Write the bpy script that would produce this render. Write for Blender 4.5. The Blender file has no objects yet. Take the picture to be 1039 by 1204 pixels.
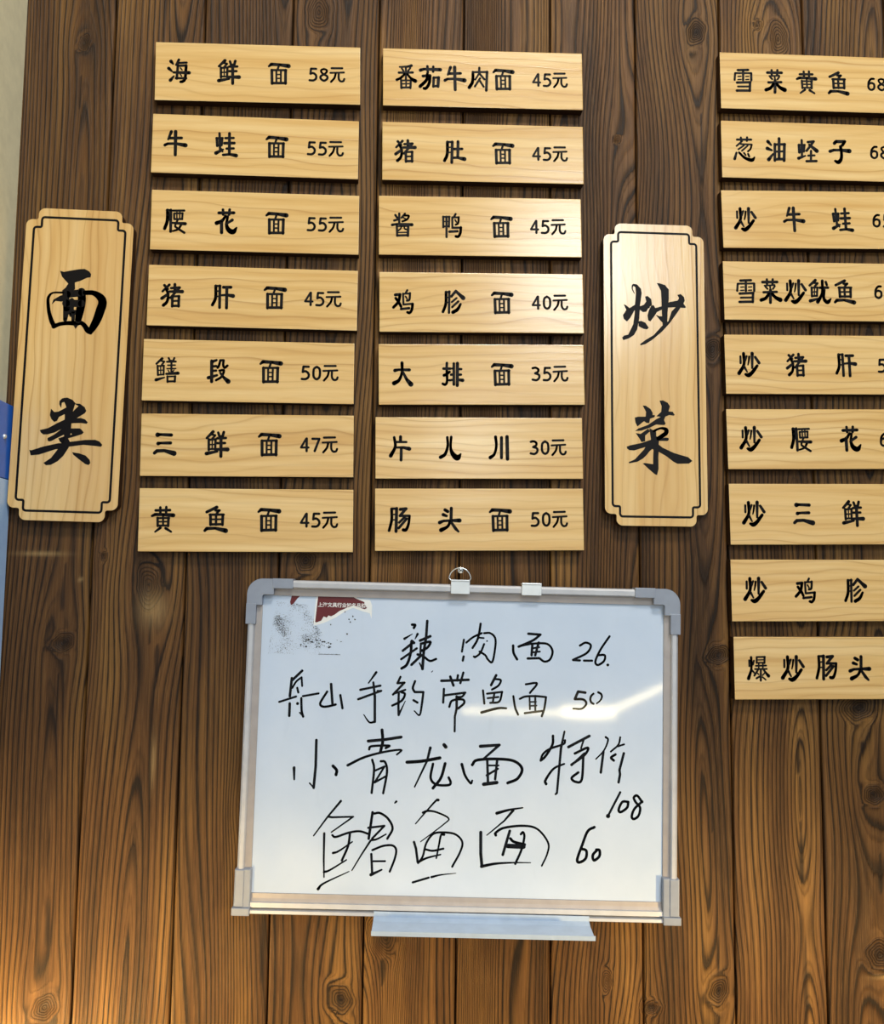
import bpy, bmesh, math, random
import numpy as np
from mathutils import Vector, Matrix
from mathutils.geometry import tessellate_polygon

scene = bpy.context.scene
COL = scene.collection

# ------------------------------------------------------------------ camera
FOCAL = 1050.0                       # pixels, for a 1039 px wide picture
cam_data = bpy.data.cameras.new('camera')
cam_data.sensor_fit = 'HORIZONTAL'
cam_data.sensor_width = 36.0
cam_data.lens = 36.0 * FOCAL / 1039.0
cam_data.clip_start = 0.02
cam = bpy.data.objects.new('camera', cam_data)
COL.objects.link(cam)
R_ = Vector((0.998456, -0.054581, 0.010323)); U_ = Vector((-0.015052, -0.086955, 0.996099)); F_ = Vector((0.05347, 0.994716, 0.087642))
m3 = Matrix((R_, U_, -F_)).transposed()
cam.matrix_world = Matrix.Translation((0, -1.26, 0)) @ m3.to_4x4()
scene.camera = cam

# ------------------------------------------------------------------ light
scene.view_settings.view_transform = 'Standard'
scene.view_settings.look = 'None'
scene.view_settings.gamma = 1.0
scene.view_settings.use_curve_mapping = False
scene.view_settings.exposure = 0.28

world = bpy.data.worlds.new('room_light')
scene.world = world
world.use_nodes = True
bg = world.node_tree.nodes['Background']
bg.inputs['Color'].default_value = (0.80, 0.86, 1.0, 1)
bg.inputs['Strength'].default_value = 0.035


def area(name, loc, target, sx, sy, power, col, spread=180):
    d = bpy.data.lights.new(name, 'AREA')
    d.shape = 'RECTANGLE'
    d.size, d.size_y = sx, sy
    d.energy = power
    d.color = col
    d.spread = math.radians(spread)
    o = bpy.data.objects.new(name, d)
    COL.objects.link(o)
    o.location = loc
    o.rotation_euler = (Vector(target) - Vector(loc)).to_track_quat('-Z', 'Y').to_euler()
    return o


def point(name, loc, power, col, r):
    d = bpy.data.lights.new(name, 'POINT')
    d.energy = power
    d.color = col
    d.shadow_soft_size = r
    o = bpy.data.objects.new(name, d)
    COL.objects.link(o)
    o.location = loc
    return o


area('ceiling_light', (0.62, -2.1, 2.75), (0.3, 0, 0.1), 1.0, 0.5, 60, (1.0, 0.95, 0.86))
area('front_window', (0.30, -2.7, -0.15), (0.15, 0, -0.1), 3.4, 2.3, 15, (0.78, 0.90, 1.0))
area('window_light', (0.82, -2.5, 1.40), (0.2, 0, 0.2), 0.60, 0.54, 22, (0.84, 0.93, 1.0))
area('sheen_light', (0.32, -2.5, 0.62), (0.0, 0, 0.1), 0.26, 0.22, 2.6, (0.86, 0.97, 1.0))  # small light placed so its reflection gives the middle plaques their sheen


def spot(name, loc, target, power, col, cone, blend, r):
    d = bpy.data.lights.new(name, 'SPOT')
    d.energy = power
    d.color = col
    d.spot_size = math.radians(cone)
    d.spot_blend = blend
    d.shadow_soft_size = r
    o = bpy.data.objects.new(name, d)
    COL.objects.link(o)
    o.location = loc
    o.rotation_euler = (Vector(target) - Vector(loc)).to_track_quat('-Z', 'Y').to_euler()


# two added warm fill spots that brighten the foot of the planks
spot('warm_fill_left', (-0.51, -1.0, -0.58), (-0.50, 0, -0.86), 64, (1.0, 0.69, 0.28), 80, 1.0, 0.05)
spot('warm_fill_right', (0.98, -1.0, -0.55), (0.34, 0, -0.97), 78, (1.0, 0.70, 0.30), 84, 1.0, 0.05)
point('warm_corner_lamp', (-0.52, -0.10, -0.67), 5.0, (1.0, 0.66, 0.24), 0.03)
# a warm lamp tube low behind the viewer: its mirror image is the streak across the board
area('lamp_tube', (0.36, -2.60, -0.525), (0.22, 0, -0.24), 0.58, 0.026, 0.62, (1.0, 0.80, 0.42))
area('lamp_tube_knee', (0.60, -2.60, -0.52), (0.25, 0, -0.23), 0.22, 0.050, 0.62, (1.0, 0.80, 0.42))
t_ = area('lamp_tube_end', (0.82, -2.60, -0.455), (0.29, 0, -0.2), 0.28, 0.022, 0.36, (1.0, 0.80, 0.42))
t_.rotation_euler.rotate_axis('Z', math.radians(27))


# ------------------------------------------------------------------ helpers
def S(h):
    h = h.lstrip('#')
    out = []
    for i in (0, 2, 4):
        c = int(h[i:i + 2], 16) / 255
        out.append(c / 12.92 if c <= 0.04045 else ((c + 0.055) / 1.055) ** 2.4)
    return (*out, 1)


class NT:
    def __init__(self, name):
        self.m = bpy.data.materials.new(name)
        self.m.use_nodes = True
        self.t = self.m.node_tree
        self.b = self.t.nodes['Principled BSDF']
        self.out = self.t.nodes['Material Output']

    def n(self, kind, **kw):
        nd = self.t.nodes.new(kind)
        for k, v in kw.items():
            setattr(nd, k, v)
        return nd

    def set(self, sock, v):
        if isinstance(v, bpy.types.NodeSocket):
            self.t.links.new(v, sock)
        else:
            sock.default_value = v

    def math(self, op, a, b=0.0, c=None, clamp=False):
        nd = self.n('ShaderNodeMath', operation=op, use_clamp=clamp)
        self.set(nd.inputs[0], a)
        self.set(nd.inputs[1], b)
        if c is not None:
            self.set(nd.inputs[2], c)
        return nd.outputs[0]

    def mix(self, f, a, b, blend='MIX'):
        nd = self.n('ShaderNodeMix', data_type='RGBA', blend_type=blend)
        self.set(nd.inputs[0], f)
        self.set(nd.inputs[6], a)
        self.set(nd.inputs[7], b)
        return nd.outputs[2]

    def ramp(self, f, stops, interp='LINEAR'):
        nd = self.n('ShaderNodeValToRGB')
        cr = nd.color_ramp
        cr.interpolation = interp
        while len(cr.elements) < len(stops):
            cr.elements.new(0.5)
        for e, (p, c) in zip(cr.elements, stops):
            e.position = p
            e.color = c if len(c) == 4 else (*c, 1)
        self.set(nd.inputs[0], f)
        return nd.outputs[0]

    def noise(self, vec, scale, detail=3, rough=0.5, dist=0.0):
        nd = self.n('ShaderNodeTexNoise')
        self.set(nd.inputs['Vector'], vec)
        nd.inputs['Scale'].default_value = scale
        nd.inputs['Detail'].default_value = detail
        nd.inputs['Roughness'].default_value = rough
        nd.inputs['Distortion'].default_value = dist
        return nd.outputs['Fac']

    def vscale(self, vec, s, add=None):
        nd = self.n('ShaderNodeVectorMath', operation='MULTIPLY')
        self.set(nd.inputs[0], vec)
        nd.inputs[1].default_value = s
        if add is None:
            return nd.outputs[0]
        n2 = self.n('ShaderNodeVectorMath', operation='ADD')
        self.set(n2.inputs[0], nd.outputs[0])
        self.set(n2.inputs[1], add)
        return n2.outputs[0]

    def bump(self, h, strength, dist):
        nd = self.n('ShaderNodeBump')
        nd.inputs['Strength'].default_value = strength
        nd.inputs['Distance'].default_value = dist
        self.set(nd.inputs['Height'], h)
        self.set(self.b.inputs['Normal'], nd.outputs[0])


def plain(name, col, rough=0.5, metal=0.0, spec=0.5, coat=0.0, noise=0.06):
    k = NT(name)
    tc = k.n('ShaderNodeTexCoord').outputs['Object']
    f = k.noise(tc, 60, 3)
    c = S(col) if isinstance(col, str) else col
    lo = tuple(x * (1 - noise) for x in c[:3]) + (1,)
    hi = tuple(min(1, x * (1 + noise)) for x in c[:3]) + (1,)
    k.set(k.b.inputs['Base Color'], k.ramp(f, [(0.3, lo), (0.7, hi)]))
    k.b.inputs['Roughness'].default_value = rough
    k.b.inputs['Metallic'].default_value = metal
    k.b.inputs['Specular IOR Level'].default_value = spec
    k.b.inputs['Coat Weight'].default_value = coat
    return k.m


# ---- scorched brushed cladding: ring phase, knots and plank seed come with the mesh
def mat_cladding():
    k = NT('scorched_cladding')
    at = lambda nm: k.n('ShaderNodeAttribute', attribute_name=nm).outputs['Fac']
    pos = k.n('ShaderNodeTexCoord').outputs['Object']
    seed = at('seed')
    cx = k.n('ShaderNodeCombineXYZ')
    k.set(cx.inputs[1], k.math('MULTIPLY', seed, 7.3))
    cx = cx.outputs[0]
    fibre = k.noise(k.vscale(pos, (330, 40, 7), cx), 1.0, 5, 0.68)
    fine = k.noise(k.vscale(pos, (800, 90, 26), cx), 1.0, 4, 0.65)
    wob = k.noise(k.vscale(pos, (20, 10, 1.7), cx), 1.0, 3, 0.5)
    broad = k.noise(k.vscale(pos, (22, 8, 2.0), cx), 1.0, 3, 0.5)
    g = k.math('ADD', at('grain'), k.math('MULTIPLY_ADD', wob, 1.0, k.math('MULTIPLY', fine, 0.30)))
    fr = k.math('FRACT', g)
    line = k.ramp(fr, [(0.0, (1, 1, 1)), (0.07, (0.40, 0.40, 0.40)), (0.22, (0.05, 0.05, 0.05)), (0.50, (0.0, 0.0, 0.0)), (0.72, (0.24, 0.24, 0.24)), (0.88, (0.85, 0.85, 0.85)), (0.95, (1, 1, 1))])
    ring_id = k.math('FLOOR', g)
    wn = k.n('ShaderNodeTexWhiteNoise', noise_dimensions='2D')
    cxy = k.n('ShaderNodeCombineXYZ')
    k.set(cxy.inputs[0], ring_id)
    k.set(cxy.inputs[1], seed)
    k.set(wn.inputs[0], cxy.outputs[0])
    vary = k.math('MULTIPLY_ADD', wn.outputs[0], 0.50, 0.62)
    fr2 = k.math('FRACT', k.math('MULTIPLY_ADD', g, 2.0, 0.37))
    line2 = k.ramp(fr2, [(0.0, (1, 1, 1)), (0.14, (0, 0, 0)), (0.7, (0, 0, 0)), (0.95, (1, 1, 1))])
    dark = k.math('MAXIMUM', k.math('MULTIPLY', line, vary), k.math('MULTIPLY', line2, 0.34))
    dark = k.math('MULTIPLY', dark, k.math('MULTIPLY_ADD', fine, 0.9, 0.66), None, True)
    early = k.ramp(broad, [(0.32, S('583A1E')), (0.48, S('81572D')), (0.66, S('A5763C'))])
    early = k.mix(k.math('MULTIPLY_ADD', fibre, 3.2, -1.35, True), early, k.mix(0.62, early, S('3A2410')))
    early = k.mix(k.math('MULTIPLY_ADD', fine, 2.6, -1.25, True), early, k.mix(0.45, early, S('B98A4C')))
    tone = k.math('MULTIPLY_ADD', k.math('FRACT', k.math('MULTIPLY', seed, 3.77)), 0.26, 0.48)
    hsv = k.n('ShaderNodeHueSaturation')
    hsv.inputs['Saturation'].default_value = 1.0
    k.set(hsv.inputs['Value'], tone)
    k.set(hsv.inputs['Color'], early)
    col = k.mix(k.math('MULTIPLY', dark, 0.95, None, True), hsv.outputs[0], S('1A1007'))
    col = k.mix(k.math('MULTIPLY', at('knot'), k.math('MULTIPLY_ADD', fibre, 0.9, 0.50), None, True), col, S('1A0F07'))
    col = k.mix(k.math('MULTIPLY', at('pale'), k.math('MULTIPLY', fine, 0.9), None, True), col, S('B0905F'))
    k.set(k.b.inputs['Base Color'], col)
    k.set(k.b.inputs['Roughness'], k.math('MULTIPLY_ADD', fibre, 0.25, 0.42))
    k.b.inputs['Specular IOR Level'].default_value = 0.22
    h = k.math('ADD', k.math('MULTIPLY', dark, 0.8), k.math('MULTIPLY', fibre, 0.6))
    k.bump(h, 0.6, 0.0014)
    return k.m


def mat_pine(name, axis):
    k = NT(name)
    oi = k.n('ShaderNodeObjectInfo').outputs['Random']
    pos = k.n('ShaderNodeTexCoord').outputs['Object']
    if axis == 'z':
        mp = k.n('ShaderNodeMapping')
        mp.inputs['Rotation'].default_value = (0, math.radians(90), 0)
        k.set(mp.inputs['Vector'], pos)
        pos = mp.outputs[0]
    cx = k.n('ShaderNodeCombineXYZ')
    k.set(cx.inputs[0], k.math('MULTIPLY', oi, 31.0))
    k.set(cx.inputs[1], k.math('MULTIPLY', oi, 17.0))
    k.set(cx.inputs[2], k.math('MULTIPLY', oi, 53.0))
    off = cx.outputs[0]
    warp = k.noise(k.vscale(pos, (3.6, 6, 11), off), 1.0, 2, 0.5)
    sx = k.n('ShaderNodeSeparateXYZ')
    k.set(sx.inputs[0], pos)
    z = sx.outputs['Z']
    g = k.math('ADD', k.math('MULTIPLY', z, 78.0), k.math('MULTIPLY_ADD', warp, 5.0, k.math('MULTIPLY', oi, 9.0)))
    fr = k.math('FRACT', g)
    line = k.ramp(fr, [(0.0, (0.75, 0.75, 0.75)), (0.08, (0.25, 0.25, 0.25)), (0.4, (0, 0, 0)), (0.8, (0.22, 0.22, 0.22)), (0.97, (1, 1, 1))])
    rid = k.math('FLOOR', g)
    wn = k.n('ShaderNodeTexWhiteNoise', noise_dimensions='2D')
    cxy = k.n('ShaderNodeCombineXYZ')
    k.set(cxy.inputs[0], rid)
    k.set(cxy.inputs[1], oi)
    k.set(wn.inputs[0], cxy.outputs[0])
    line = k.math('MULTIPLY', line, k.math('MULTIPLY_ADD', wn.outputs[0], 0.8, 0.1))
    streak = k.noise(k.vscale(pos, (3, 8, 75), off), 1.0, 4, 0.55)
    fib = k.noise(k.vscale(pos, (22, 60, 520), off), 1.0, 3, 0.6)
    base = k.ramp(streak, [(0.28, S('D0A462')), (0.5, S('DEB878')), (0.75, S('E9CA90'))])
    if axis == 'z':      # the tall boards are glued up from strips of different tone
        st = k.n('ShaderNodeTexWhiteNoise', noise_dimensions='2D')
        c2 = k.n('ShaderNodeCombineXYZ')
        k.set(c2.inputs[0], k.math('FLOOR', k.math('MULTIPLY_ADD', z, 34.0, 0.3)))
        k.set(c2.inputs[1], oi)
        k.set(st.inputs[0], c2.outputs[0])
        base = k.mix(k.math('MULTIPLY', st.outputs[0], 0.45), base, S('C99E62'))
    col = k.mix(k.math('MULTIPLY', line, 0.72), base, S('A47438'))
    col = k.mix(k.math('MULTIPLY_ADD', fib, 0.5, -0.12, True), col, S('D2A566'))
    k.set(k.b.inputs['Base Color'], col)
    k.b.inputs['Roughness'].default_value = 0.21
    k.b.inputs['Specular IOR Level'].default_value = 0.5
    k.bump(k.math('ADD', k.math('MULTIPLY', fib, 0.6), k.math('MULTIPLY', line, 0.3)), 0.25, 0.0006)
    return k.m


M_CLAD = mat_cladding()
M_PINE = mat_pine('pale_pine', 'x')
M_PINE_V = mat_pine('glued_pine', 'z')
M_PAINT = plain('black_engraving_paint', '0C0909', 0.55, 0, 0.15)
M_SIDE_SHADE = plain('side_shade_brown', '3B2513', 0.6, 0, 0.2)  # dark stand-in for the shade on board sides and undersides
M_INK = plain('marker_ink', '09090B', 0.07, 0, 0.2)
M_ALU = plain('satin_aluminium', 'BDBDC0', 0.45, 0.25)
M_ALU_IN = plain('beige_flange', 'A39B97', 0.45, 0.25)
M_CAP = plain('grey_plastic', '8A909C', 0.38)
M_TRAY = plain('pale_tray_plastic', 'ACBCD0', 0.35)
M_STEEL = plain('bright_steel', 'D9D8D4', 0.22, 0.9)
M_CLIP = plain('white_metal_clip', 'DFE1E0', 0.25, 0.4)
M_DARK = plain('dark_slot', '17140F', 0.6)
M_RED = plain('red_print', '5E0F15', 0.45)
M_WHITEPAPER = plain('torn_white_paper', 'E2E2DE', 0.7)
M_CREAM = plain('cream_wall_paint', 'E6DCB6', 0.7)
M_NAVY = plain('blue_print', '2D6BD2', 0.3)
M_SKY = plain('light_blue_print', 'B0D2FF', 0.3)


def mat_whiteboard():
    k = NT('whiteboard_enamel')
    tc = k.n('ShaderNodeTexCoord').outputs['Object']
    f = k.noise(tc, 9, 4, 0.55)
    sm = k.noise(k.vscale(tc, (40, 10, 8)), 1.0, 4, 0.6)
    c = k.ramp(f, [(0.3, S('BECBDC')), (0.7, S('C8D3E2'))])
    c = k.mix(k.math('MULTIPLY_ADD', sm, 1.6, -1.0, True), c, S('AEBBCB'))
    k.set(k.b.inputs['Base Color'], c)
    k.b.inputs['Roughness'].default_value = 0.055
    k.b.inputs['Specular IOR Level'].default_value = 0.5
    return k.m


M_BOARD = mat_whiteboard()


def mat_residue():
    k = NT('sticker_residue_specks')
    tc = k.n('ShaderNodeTexCoord').outputs['Object']
    n1 = k.noise(tc, 620, 4, 0.7)
    n2 = k.noise(tc, 38, 2, 0.5)
    a = k.math('MULTIPLY', k.math('GREATER_THAN', k.math('ADD', n1, k.math('MULTIPLY', n2, 0.55)), 0.85), 1.0)
    k.set(k.b.inputs['Base Color'], S('5A5C61'))
    k.b.inputs['Roughness'].default_value = 0.7
    k.set(k.b.inputs['Alpha'], a)
    return k.m


M_SPECK = mat_residue()


def obj(name, bm, mat, parent=None, smooth=False):
    me = bpy.data.meshes.new(name)
    bm.normal_update()
    bm.to_mesh(me)
    bm.free()
    if mat:
        me.materials.append(mat)
    if smooth:
        for p in me.polygons:
            p.use_smooth = True
    o = bpy.data.objects.new(name, me)
    COL.objects.link(o)
    if parent:
        o.parent = parent
    return o


def empty(name, loc=(0, 0, 0), label=None, cat=None, group=None):
    o = bpy.data.objects.new(name, None)
    o.empty_display_size = 0.02
    COL.objects.link(o)
    o.location = loc
    tag(o, label, cat, group)
    return o


def tag(o, label=None, cat=None, group=None, kind=None):
    for k, v in (('label', label), ('category', cat), ('group', group), ('kind', kind)):
        if v:
            o[k] = v


def box(bm, x0, x1, y0, y1, z0, z1, bev=0.0, seg=2):
    t = bmesh.new()
    bmesh.ops.create_cube(t, size=1)
    for v in t.verts:
        v.co = Vector(((x0 + x1) / 2 + v.co.x * (x1 - x0), (y0 + y1) / 2 + v.co.y * (y1 - y0), (z0 + z1) / 2 + v.co.z * (z1 - z0)))
    if bev:
        bmesh.ops.bevel(t, geom=t.edges[:] + t.verts[:], offset=bev, segments=seg, affect='EDGES', profile=0.6)
    me = bpy.data.meshes.new('tmp')
    t.to_mesh(me)
    t.free()
    bm.from_mesh(me)
    bpy.data.meshes.remove(me)


def prism(bm, pts, yf, yb, convex=False):
    """closed outline in x,z -> solid between y = yf (front) and y = yb"""
    n = len(pts)
    f = [bm.verts.new((p[0], yf, p[1])) for p in pts]
    b = [bm.verts.new((p[0], yb, p[1])) for p in pts]
    a = sum(pts[i][0] * pts[(i + 1) % n][1] - pts[(i + 1) % n][0] * pts[i][1] for i in range(n))
    if convex:
        bm.faces.new(f if a > 0 else f[::-1])
        bm.faces.new(b[::-1] if a > 0 else b)
        tris = []
    else:
        tris = tessellate_polygon([[Vector((p[0] * 1000, p[1] * 1000, 0)) for p in pts]])
    for t in tris:
        c = [Vector((pts[i][0], pts[i][1])) for i in t]
        area2 = (c[1].x - c[0].x) * (c[2].y - c[0].y) - (c[2].x - c[0].x) * (c[1].y - c[0].y)
        ids = t if area2 > 0 else (t[0], t[2], t[1])
        try:
            bm.faces.new([f[i] for i in ids])
            bm.faces.new([b[i] for i in reversed(ids)])
        except ValueError:
            pass
    for i in range(n):
        j = (i + 1) % n
        q = [f[i], b[i], b[j], f[j]] if a > 0 else [f[j], b[j], b[i], f[i]]
        try:
            bm.faces.new(q)
        except ValueError:
            pass


def fillet(pts, radii, seg=6):
    out = []
    n = len(pts)
    for i in range(n):
        p0, p1, p2 = Vector(pts[i - 1]), Vector(pts[i]), Vector(pts[(i + 1) % n])
        r = radii[i]
        a, b = (p0 - p1).normalized(), (p2 - p1).normalized()
        ang = a.angle(b)
        d = r / math.tan(ang / 2)
        s, e = p1 + a * d, p1 + b * d
        cen = p1 + (a + b).normalized() * (r / math.sin(ang / 2))
        a0 = math.atan2(s.y - cen.y, s.x - cen.x)
        a1 = math.atan2(e.y - cen.y, e.x - cen.x)
        da = (a1 - a0 + math.pi) % (2 * math.pi) - math.pi
        for k in range(seg + 1):
            t = a0 + da * k / seg
            out.append((cen.x + r * math.cos(t), cen.y + r * math.sin(t)))
    return out


def shaded_sides(o):
    # shade painted in: side faces of the boards get a dark brown
    o.data.materials.append(M_SIDE_SHADE)
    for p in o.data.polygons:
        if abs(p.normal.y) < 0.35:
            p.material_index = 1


# ---- brush strokes: '-' straight or '~' smooth chains of x,z,width (0.1 mm), 'P' outlines
def stroke_points(st):
    ty = st[0]
    pts = [tuple(float(v) * 1e-4 for v in q.split(',')) for q in st[1:].split(' ')]
    if ty == '~' and len(pts) > 2:
        a = np.array(pts)
        a = np.vstack([2 * a[0] - a[1], a, 2 * a[-1] - a[-2]])
        out = []
        for i in range(1, len(a) - 2):
            for t in np.arange(0, 1, 0.125):
                p0, p1, p2, p3 = a[i - 1:i + 3]
                out.append(0.5 * ((2 * p1) + (p2 - p0) * t + (2 * p0 - 5 * p1 + 4 * p2 - p3) * t * t + (3 * p1 - p0 - 3 * p2 + p3) * t ** 3))
        out.append(a[-2])
        pts = [(q[0], q[1], max(q[2], 0.0004)) for q in out]
    return ty, pts


def add_strokes(bm, text, dx=0.0, dz=0.0, yf=-0.0002, yb=0.0003, bold=1.0):
    for k, st in enumerate(text.split(';')):
        ty, pts = stroke_points(st)
        y = yf - (k % 7) * 0.000004
        if ty == 'P':
            prism(bm, [(p[0] + dx, p[1] + dz) for p in pts], y, yb)
            continue
        pts = [(p[0], p[1], p[2] * bold) for p in pts]
        for p in pts:
            r = p[2] / 2
            prism(bm, [(p[0] + dx + r * math.cos(i * math.pi / 7), p[1] + dz + r * math.sin(i * math.pi / 7)) for i in range(14)], y, yb, True)
        for p, q in zip(pts, pts[1:]):
            d = Vector((q[0] - p[0], q[1] - p[1]))
            if d.length < 1e-7:
                continue
            nrm = Vector((-d.y, d.x)).normalized()
            a, b = p[2] / 2, q[2] / 2
            prism(bm, [(p[0] + dx - nrm.x * a, p[1] + dz - nrm.y * a), (q[0] + dx - nrm.x * b, q[1] + dz - nrm.y * b),
                       (q[0] + dx + nrm.x * b, q[1] + dz + nrm.y * b), (p[0] + dx + nrm.x * a, p[1] + dz + nrm.y * a)], y, yb, True)


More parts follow.
